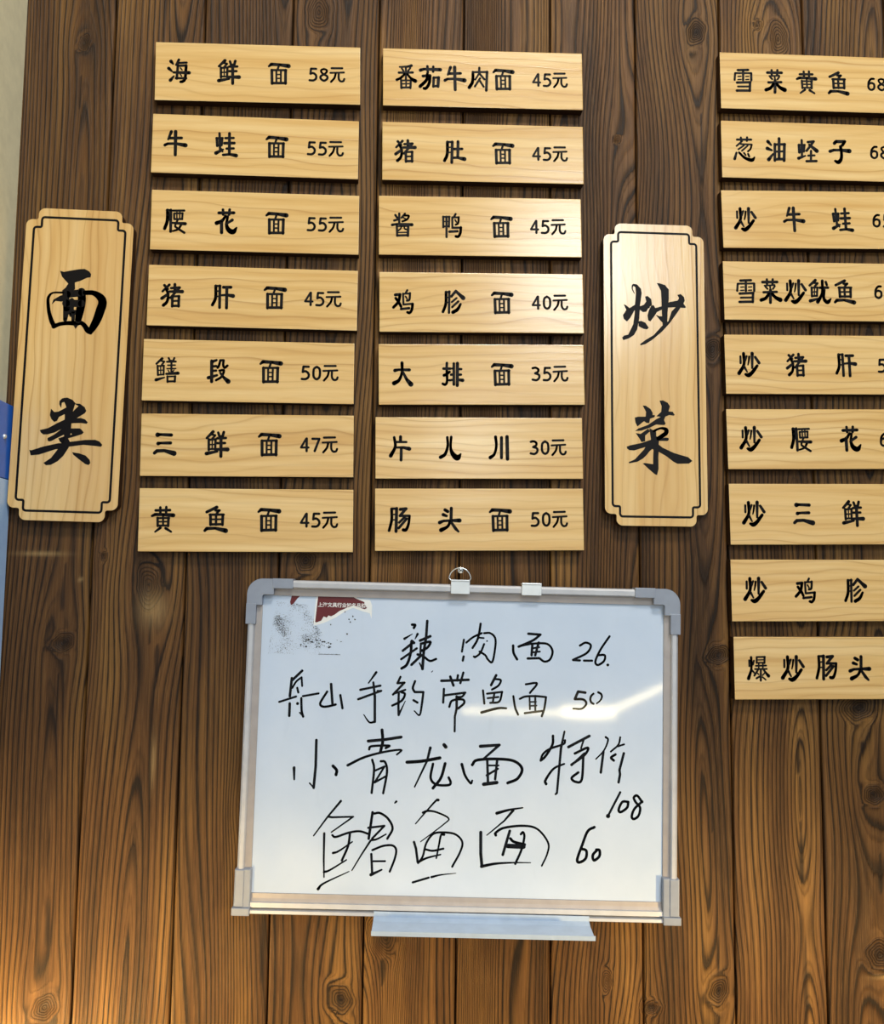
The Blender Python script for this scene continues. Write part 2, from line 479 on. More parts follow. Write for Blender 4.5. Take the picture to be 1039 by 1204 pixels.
# ------------------------------------------------------------------ lettering data (0.1 mm)
GLYPHS = {
 '海': '--115,140,49 -86,103,26;--145,34,46 -101,-8,28;--70,-82,23 -118,-145,46;--3,168,35 -45,86,23;--10,118,30 106,127,30;--16,87,35 -29,-118,35;--21,74,33 101,84,33;~101,84,39 90,-108,39 61,-156,39 30,-165,39;--77,-26,30 144,-26,49;--41,-112,33 104,-110,33;-20,44,19 44,14,19;-20,-54,19 40,-79,19',
 '鲜': '--60,172,39 -146,82,28;--77,134,26 -30,123,26 -70,72,26;--117,64,30 -114,-84,30;--116,58,26 -23,67,26;--23,67,28 -27,-76,28;--115,-10,19 -22,-5,19;--70,66,16 -68,-71,16;--114,-72,23 -27,-70,23;--145,-135,44 3,-103,28;-11,161,30 29,106,30;-87,169,33 70,101,33;-0,80,30 117,86,30;-1,12,30 106,15,30;--9,-75,30 143,-75,49;-50,106,37 54,-173,37',
 '面': '--148,113,26 -112,144,42 12,139,38 134,123,54;--5,122,26 -23,66,26;--105,55,35 -100,-148,35;--111,55,28 101,60,28;-93,60,35 92,-143,35;--103,-142,33 97,-136,33;--40,47,24 -38,-127,24;-25,48,24 26,-126,24;--39,-9,18 25,-8,18;--39,-69,18 26,-67,18',
 '元': '--84,102,26 70,106,26;--101,31,24 94,42,24;~-24,26,26 -42,-43,26 -91,-106,26;~19,28,26 20,-54,26 47,-94,26 86,-89,26 100,-58,26',
 '牛': '--65,168,39 -105,53,25;--85,72,35 82,80,35;--148,-34,37 -111,-12,32 -2,-6,32 140,-27,53;--5,172,42 2,-175,37',
 '蛙': '--138,89,32 -129,-26,32;--144,89,28 -57,93,28;--63,92,32 -69,-12,32;--129,-18,25 -66,-12,25;--102,162,30 -86,-104,30;--143,-133,46 -46,-78,25;--70,-69,21 -51,-109,21;-39,167,35 46,-142,35;--17,94,30 99,101,30;--26,18,35 111,25,35;-5,-62,30 104,-55,30;--41,-157,32 49,-145,32 142,-160,48',
 '腰': '~-110,158,39 -109,8,39 -143,-113,39;--121,158,27 -64,159,27;--64,163,34 -58,-153,34;--108,86,21 -68,89,21;--105,14,21 -65,19,21;--30,154,27 123,159,27;--17,113,25 -14,29,25;--17,113,23 103,120,23;-101,120,25 97,32,25;-20,156,18 24,30,18;-62,157,18 62,31,18;--14,29,25 100,34,25;--35,-26,27 142,-33,41;~37,24,25 3,-67,25 36,-102,27 133,-165,30;~91,-40,30 47,-114,26 -28,-146,23',
 '花': '--106,120,37 105,127,37;--50,170,32 -44,96,32;-43,173,32 38,98,32;~-9,79,30 -59,5,40 -133,-31,50;--65,5,39 -61,-170,39;~20,73,30 6,-47,37 39,-128,57 101,-153,59 148,-91,21;-85,21,37 -6,-45,25',
 '猪': '--111,140,34 -59,86,25;--43,149,32 -134,52,27;~-90,97,32 -55,9,32 -66,-92,34 -115,-149,39;--53,18,32 -141,-50,39;-33,159,34 36,71,34;--16,102,30 97,114,30;--37,51,30 139,56,43;-103,114,30 -22,-40,30;-5,-19,32 7,-161,32;-5,-19,27 101,-10,27;-96,-10,32 95,-158,32;-8,-84,23 98,-79,23;-7,-155,30 101,-150,30',
 '肝': '~-106,157,36 -104,-15,36 -145,-120,36;--106,155,27 -43,160,27;--49,160,34 -44,-155,34;--103,80,20 -46,84,20;--101,3,20 -44,8,20;-1,140,36 106,143,36;--38,22,25 53,31,32 139,18,48;-49,138,36 53,-159,36',
 '鳝': '--76,161,36 -152,85,27;--94,129,25 -45,118,25 -80,68,25;--136,58,27 -126,-75,27;--136,52,23 -46,60,23;--50,60,25 -48,-68,25;--94,59,16 -88,-69,16;--134,-8,16 -50,-3,16;--126,-73,23 -48,-64,23;--149,-143,43 -37,-108,20;-14,170,27 31,132,27;-91,171,27 76,133,27;--7,116,27 113,122,27;-4,67,20 106,71,20;--5,17,18 116,22,18;-53,132,27 58,-48,27;-12,-6,16 28,-32,16;-91,2,16 77,-27,16;--12,-56,29 149,-43,43;-4,-90,27 9,-171,27;-4,-94,23 116,-88,23;-111,-88,29 107,-164,29;-8,-163,27 111,-159,27',
 '段': '--102,144,38 -95,-150,38;--100,132,38 -36,157,29;--94,66,29 -39,73,29;--89,4,29 -38,8,29;--142,-95,41 -24,-58,29;~15,153,29 1,85,29 -18,50,29;-17,156,29 63,157,29;~63,157,29 58,92,29 80,52,29 117,82,29;~10,9,29 70,13,29 38,-78,29 -34,-128,29;-20,-22,25 67,-83,32 134,-143,56',
 '三': '--103,131,54 -67,135,34 84,129,40;--92,8,45 -64,15,31 76,18,38;--139,-125,38 -106,-95,40 -6,-90,38 127,-128,60',
 '黄': '--102,121,31 92,126,31;--40,164,29 -38,87,29;-41,169,29 40,88,29;--148,45,29 -106,65,38 5,64,36 139,55,47;--74,19,29 -68,-94,29;--77,14,24 84,17,24;-75,15,31 72,-93,31;--70,-35,20 74,-32,20;-0,59,24 4,-88,24;--68,-89,24 71,-86,24;--32,-119,33 -101,-173,22;-40,-124,33 114,-172,24',
 '鱼': '-9,167,38 -128,99,33;--9,122,29 47,123,29 10,85,29;--75,62,33 -72,-76,33;--86,62,29 104,65,29;-93,63,33 90,-76,33;--73,-3,22 94,0,22;-0,66,29 3,-76,29;--72,-72,29 92,-68,29;--148,-158,33 -121,-129,40 -9,-124,33 137,-158,55',
 '番': '--96,147,24 21,155,31 75,171,41;--108,59,33 95,67,33;--5,143,29 -5,-39,29;--65,125,26 -39,86,26;-60,136,26 27,88,26;~-17,49,33 -75,-15,35 -140,-52,36;~9,50,29 69,-24,36 131,-63,55;--75,-53,31 -73,-175,31;--75,-59,24 69,-53,24;-66,-53,31 60,-172,31;--3,-38,22 -3,-164,22;--75,-112,19 68,-105,19;--73,-168,29 61,-162,29',
 '茄': '--144,109,43 -90,127,33 147,123,45;--42,172,31 -36,76,31;-44,167,31 42,91,31;--108,19,36 -4,31,36;~-4,27,38 -17,-89,38 -61,-165,38 -91,-168,38;~-42,61,33 -57,-40,38 -149,-140,43;-50,1,33 44,-137,33;-47,-2,29 128,5,29;-120,3,38 112,-135,38;-46,-132,31 112,-128,31',
 '肉': '~-74,104,34 -82,-41,39 -131,-132,43;--78,104,27 139,114,27;-133,114,34 119,-171,34;-19,174,29 18,88,29;-18,90,24 -41,-8,24;-24,82,27 93,-2,27;-30,13,27 -48,-113,27;-27,-28,27 81,-116,27',
 '肚': '~-105,148,38 -108,-32,38 -148,-134,38;--105,148,28 -28,153,28;--34,153,36 -43,-160,36;--106,67,19 -34,71,19;--106,-10,19 -40,-6,19;-50,160,36 45,-84,36;--16,45,33 109,50,33;--17,-87,31 43,-84,31 141,-103,52',
 '酱': '--99,143,31 -72,103,31;--43,164,31 -43,30,31;--116,60,31 -49,83,31;-40,166,28 -10,104,28;~22,137,28 93,134,28 69,81,28 2,49,28;-14,108,21 49,87,21;--143,-4,38 -78,9,31 139,3,45;--78,-19,31 -73,-165,31;-86,-16,35 80,-162,35;--78,-25,21 86,-20,21;~-11,-6,21 -23,-58,21 -57,-88,21;~28,-5,21 33,-57,21 65,-71,21;--67,-116,19 80,-111,19;--73,-161,31 80,-154,31',
 '鸭': '--126,130,28 -127,-26,28;--132,126,24 -34,131,24;--40,131,26 -45,-19,26;--81,130,28 -81,-172,28;--127,56,16 -43,60,16;--127,-17,24 -43,-13,24;-51,172,28 31,129,28;-3,122,26 4,-30,26;-3,120,24 97,124,24;~97,127,26 88,38,26 52,13,26;-43,86,19 64,52,19;-4,-33,28 123,-30,28;~127,-27,33 118,-108,33 88,-163,33 55,-160,33;--39,-92,31 77,-84,31',
 '鸡': '--110,97,37 -42,104,37;~-42,104,35 -66,-2,35 -136,-86,35;~-104,49,33 -52,-26,33 -29,-73,33;-61,167,26 40,125,26;-1,116,26 6,-37,26;-1,113,23 104,120,23;~100,124,28 91,30,28 56,14,28;-36,75,21 56,44,21;-6,-43,26 137,-30,26;~137,-32,33 125,-119,33 93,-164,33 64,-156,33;--29,-109,30 88,-96,30',
 '胗': '~-105,142,35 -110,-29,35 -151,-147,35;--111,140,26 -52,146,26;--58,150,30 -65,-160,30;--106,62,19 -59,64,19;--106,-13,19 -62,-9,19;-36,159,33 -29,78,33;-42,151,35 95,100,40 141,58,54;-45,55,26 -24,-4,26;-70,7,28 -19,-78,28;~103,-32,28 57,-111,40 -8,-153,44',
 '大': '--108,49,42 -55,60,32 98,58,37;~-6,159,39 -9,17,32 -51,-90,39 -120,-134,53;-5,26,28 59,-80,39 117,-148,60',
 '排': '--83,163,32 -88,70,32;~-86,70,32 -83,-95,32 -109,-148,32 -144,-137,32;--133,82,32 -37,82,32;~-47,35,32 -84,5,35 -125,-15,37;-16,156,32 13,-148,32;-67,160,39 61,-160,39;--14,83,25 16,85,25;--26,-6,30 15,0,30;--50,-86,30 14,-78,30;-74,76,30 121,76,30;-73,-6,30 116,-4,30;-72,-77,30 138,-86,44',
 '片': '~-82,156,32 -68,22,35 -131,-106,46;-7,165,37 7,104,37;--68,90,28 88,90,28;--59,11,25 36,14,32 130,-6,48;-18,11,35 14,-166,35',
 '儿': '~-41,151,32 -35,29,32 -73,-88,37 -137,-133,44;~15,157,32 6,5,32 37,-88,55 100,-140,67 149,-85,18',
 '川': '~-43,156,37 -33,27,33 -63,-90,33 -121,-139,44;-41,147,37 38,-142,37;-120,159,42 123,-159,42',
 '肠': '~-107,155,34 -106,0,34 -142,-149,34;--107,155,30 -39,158,30;--37,161,37 -45,-161,37;--102,74,18 -39,80,18;--102,0,18 -39,2,18;-13,147,37 95,156,37;-93,155,34 10,57,34;-12,57,30 144,57,30;~144,57,30 129,-58,32 94,-138,37 56,-140,39;-75,40,30 -1,-37,30;-104,17,32 -8,-115,32',
 '头': '--65,138,39 -26,115,39;--91,71,41 -42,52,30;-24,161,37 18,-14,37;--141,-40,43 -86,-17,32 29,-11,32 138,-11,50;~11,-14,34 -29,-95,34 -121,-146,50;-26,-43,32 85,-129,39 122,-166,25',
 '雪': '--75,156,32 81,164,32;-6,159,30 1,3,30;--118,101,27 -128,1,27;--118,108,25 129,116,25;-127,113,30 126,4,30;--74,57,17 -28,61,17;--76,8,17 -30,12,17;-43,60,17 88,64,17;-42,12,17 87,16,17;--93,-39,32 110,-27,32;-106,-27,32 99,-163,32;--79,-100,25 104,-94,25;--99,-164,32 99,-158,32',
 '菜': '--118,133,35 101,138,35;--51,174,30 -51,101,30;-37,177,30 31,104,30;--89,80,22 62,91,22;--74,62,25 -47,33,25;--8,77,22 -3,19,22;-64,75,25 35,33,25;--107,-20,32 90,-10,32;--3,19,37 -10,-173,37;~-24,-33,35 -76,-105,40 -146,-137,45;~14,-32,35 68,-94,42 139,-130,57',
 '葱': '--103,141,32 111,147,32;--44,174,30 -41,117,30;-50,180,30 45,126,30;--29,118,27 -112,43,27;--49,73,25 118,72,25;~118,69,27 95,1,27 57,-35,27;-0,55,25 -86,-7,25;-55,51,25 -34,-30,25;--117,-62,30 -146,-157,40;~-78,-57,32 7,-136,40 111,-168,52 156,-123,20;--3,-61,27 20,-95,27;-58,-75,30 74,-115,30',
 '油': '--119,119,45 -73,67,27;--131,12,47 -64,-15,27;--47,-73,25 -115,-159,47;--15,82,35 -22,-171,35;--15,75,32 138,84,32;-130,84,37 118,-170,37;-52,170,37 42,-144,37;--18,-35,27 126,-25,27;--22,-152,35 122,-144,35',
 '蛏': '--132,87,35 -129,-27,35;--134,87,25 -41,92,25;--49,89,30 -59,-12,30;--129,-21,22 -59,-15,22;--88,162,30 -91,-102,30;--144,-119,40 -40,-78,22;-5,135,32 95,148,32;-90,142,32 -19,-1,32;-26,94,32 137,2,52;-50,1,30 42,-155,30;-4,-74,27 100,-68,27;--24,-161,32 126,-154,32',
 '子': '--81,131,42 -55,159,42 77,163,42;~74,158,42 44,109,37 9,83,32;--152,5,42 -91,26,35 9,29,35 144,17,57;~11,83,40 23,-19,37 14,-108,42 -29,-160,50 -78,-142,30',
 '炒': '--119,117,27 -120,18,27;~-72,160,39 -72,-1,37 -148,-132,47;--27,121,27 -52,56,27;--68,-34,32 -27,-112,20;~10,116,27 0,44,22 -13,-6,17;-55,163,42 49,-55,27;-98,110,32 153,23,37;~123,-20,37 49,-115,44 -8,-158,52 -53,-146,32',
 '鱿': '--62,166,39 -151,86,29;--88,127,27 -29,121,27 -75,71,27;--122,58,29 -121,-77,29;--122,52,25 -35,59,25;--35,59,27 -47,-70,27;--78,59,17 -84,-71,17;--124,-12,17 -44,-7,17;--121,-74,25 -44,-68,25;--148,-145,44 -18,-107,25;-1,54,34 125,58,34;~43,159,37 31,-32,34 -38,-159,47;-95,142,32 108,99,32;~70,24,29 56,-106,37 109,-160,52 161,-110,20',
 '爆': '--129,118,24 -128,35,24;~-99,160,33 -100,0,31 -144,-136,45;--61,112,24 -75,57,24;--92,-20,24 -60,-56,24;--19,162,26 -21,80,26;--19,162,24 99,166,24;-94,165,28 90,80,28;--20,122,16 93,125,16;--21,82,21 91,85,21;--34,40,24 113,44,24;-8,80,21 6,0,21;-67,80,21 65,0,21;--47,-5,24 120,-3,24;-0,-8,26 -59,-96,26;-71,-8,26 116,-68,31 144,-100,45;-35,-11,28 31,-165,28;--19,-59,19 4,-79,19;--29,-134,26 15,-108,26;-87,-62,19 59,-91,19;-58,-116,21 102,-153,21',
}
DIGITS = {
 '5': '-44,87,28 -29,87,28 -37,10,28;~-37,13,28 6,20,28 44,-15,28 42,-61,28 6,-90,28 -49,-90,28',
 '8': '~0,88,25 37,72,25 39,43,25 0,8,25 -39,43,25 -37,72,25 0,88,25;~0,6,28 46,-24,28 46,-61,28 0,-91,28 -46,-61,28 -46,-24,28 0,6,28',
 '3': '~-46,82,28 -6,89,28 32,68,28 29,31,28 -12,8,28;~-12,8,28 42,-15,28 44,-59,28 6,-91,28 -49,-84,28',
 '0': '~0,88,28 37,60,28 46,0,28 37,-61,28 0,-89,28 -37,-61,28 -46,0,28 -37,60,28 0,88,28',
 '4': '-29,-91,28 29,87,28;-23,87,25 -49,-38,25;--49,-40,25 55,-40,25',
 '7': '--49,84,28 46,84,28;-46,84,28 -17,-89,28',
 '6': '~42,84,28 0,80,28 -37,31,28 -46,-32,28;~0,20,28 39,3,28 46,-38,28 35,-73,28 0,-90,28 -35,-73,28 -46,-38,28 -35,1,28 0,20,28',
}
BIG = {
 ('L','面'): 'P-235,1308 -179,1294 -107,1313 39,1344 100,1349 163,1318 194,1276 188,1232 138,1223 55,1177 -23,1147 -13,1053 -63,1011 -174,962 -189,1027 -144,1069 -112,1128 -205,1226;~-186,997,29 -315,986,27 -368,925,40 -371,843,45 -350,714,51 -307,586,63 -266,511,63;P-320,820 -300,890 -267,914 -202,956 -157,963 -154,878 -193,866 -272,873;--140,1010,94 -114,776,94 -123,612,58;~76,1019,112 88,896,112 73,755,112 55,614,90;--118,973,101 82,1007,101;--125,846,107 87,851,101;--116,723,72 69,720,72;--49,894,63 -42,683,63;--19,730,56 -15,590,45;~-273,508,63 -194,545,54 -83,564,58 29,565,67 96,574,60 147,536,67 194,470,74 234,441,56;P-10,543 63,544 26,485;~127,1008,67 240,1009,72 337,952,105 373,876,121 348,758,125 307,617,116 254,500,94 234,441,51',
 ('L','类'): 'P-100,-638 -129,-587 -130,-541 -93,-500 -27,-488 46,-517 87,-562 62,-672 66,-786 51,-855 50,-992 19,-1061 48,-1106 34,-1186 -29,-1300 -104,-1380 -190,-1432 -256,-1440 -292,-1409 -268,-1392 -193,-1335 -109,-1210 -56,-1130 -37,-1038 -47,-913 -45,-775 -48,-707 -34,-615 -63,-552 -96,-564;P-237,-651 -192,-696 -137,-690 -39,-632 -31,-712 -123,-764 -144,-816 -182,-836 -222,-799 -248,-742;P70,-568 148,-568 216,-613 242,-665 224,-699 121,-769 55,-809 52,-695 89,-648 132,-602;P54,-775 176,-768 232,-785 272,-825 256,-846 178,-837 45,-846;P-371,-955 -262,-925 -132,-845 -34,-793 -25,-901 -171,-982 -259,-1011 -319,-1015 -353,-989;P-257,-1062 -171,-1011 -31,-890 -22,-998 -147,-1067 -201,-1102 -236,-1110 -256,-1096;P37,-918 169,-912 203,-940 224,-968 205,-991 95,-1032 13,-1059 12,-1015 72,-1001 38,-969;P-114,-1062 -26,-1027 -45,-1141 -90,-1107;P-493,-1234 -466,-1240 -308,-1182 -112,-1130 -45,-1124 -65,-1209 -142,-1215 -359,-1296 -469,-1311;P-56,-1130 42,-1106 251,-1071 384,-1065 446,-1087 486,-1133 470,-1159 387,-1151 231,-1140 33,-1173 -32,-1198;P85,-1249 180,-1260 269,-1288 326,-1345 340,-1390 317,-1419 272,-1407 193,-1351 103,-1283',
 ('R','炒'): '~-292,1166,10 -322,1234,17 -312,1289,26 -267,1281,48;P-309,1308 -249,1297 -195,1238 -184,1171 -210,1000 -223,806 -255,636 -303,550 -376,500 -459,471 -477,509 -447,540 -387,554 -314,707 -289,877 -288,974 -268,1181 -279,1266;P-449,1000 -414,988 -366,947 -288,998 -252,999 -252,938 -294,913 -355,802 -404,746 -451,787 -463,842 -432,885 -414,922;--372,929,32 -84,967,32;P-136,1124 -100,1135 -46,1090 -35,1005 -84,961 -120,900 -169,892 -216,927 -216,976 -155,1002 -119,1051;P-236,757 -194,761 -134,736 -87,664 -111,639 -159,644 -236,684;P-47,993 -11,1000 12,958 121,991 120,943 36,898 -7,830 -62,758 -92,773 -103,845 -84,919;P40,1330 83,1328 161,1303 214,1238 213,1097 192,890 184,708 118,706 108,888 104,1070 99,1216;P17,861 71,838 119,839 124,737 83,778;P340,1162 389,1176 436,1134 448,1080 429,1036 465,983 446,970 374,974 326,979 193,969 194,1036 230,1055 339,1077 364,1114;P350,1016 411,1018 349,919 226,745 105,609 -41,484 -137,422 -209,402 -215,420 -136,482 -16,557 106,694 203,769 253,916',
 ('R','菜'): 'P-185,-480 -143,-479 -73,-525 -41,-584 -44,-613 -8,-613 -14,-642 -80,-668 -93,-733 -134,-728 -169,-705 -265,-784 -294,-725 -302,-654 -252,-641 -145,-639 -138,-568;P60,-403 108,-396 179,-430 211,-483 189,-555 249,-560 280,-606 260,-616 200,-608 141,-633 122,-681 145,-734 127,-755 68,-754 8,-749 -87,-798 -206,-842 -301,-850 -254,-813 -111,-757 9,-672 75,-637 10,-630 82,-563 89,-480;P-290,-879 -219,-890 -111,-811 -82,-851 -154,-912 -154,-995 -208,-1008 -243,-949;P-93,-804 7,-856 6,-921 54,-943 149,-936 184,-941 187,-970 166,-985 47,-985 41,-1038 34,-1086 40,-1133 33,-1216 35,-1392 12,-1477 -23,-1464 -105,-1395 -193,-1314 -163,-1308 -45,-1323 -37,-1111 -55,-1105 -91,-1135 -127,-1183 -186,-1243 -270,-1292 -388,-1317 -394,-1300 -305,-1257 -173,-1113 -125,-1030 -71,-970;~-40,-851,38 67,-803,31 148,-821,59 147,-871,64 78,-922,59 30,-956,59;P-421,-1077 -374,-1058 -208,-1020 -65,-969 -60,-1052 -173,-1084 -315,-1130 -386,-1127 -416,-1106;P23,-1027 100,-1084 265,-1158 466,-1213 525,-1265 477,-1304 311,-1311 252,-1282 146,-1202 22,-1133',
}
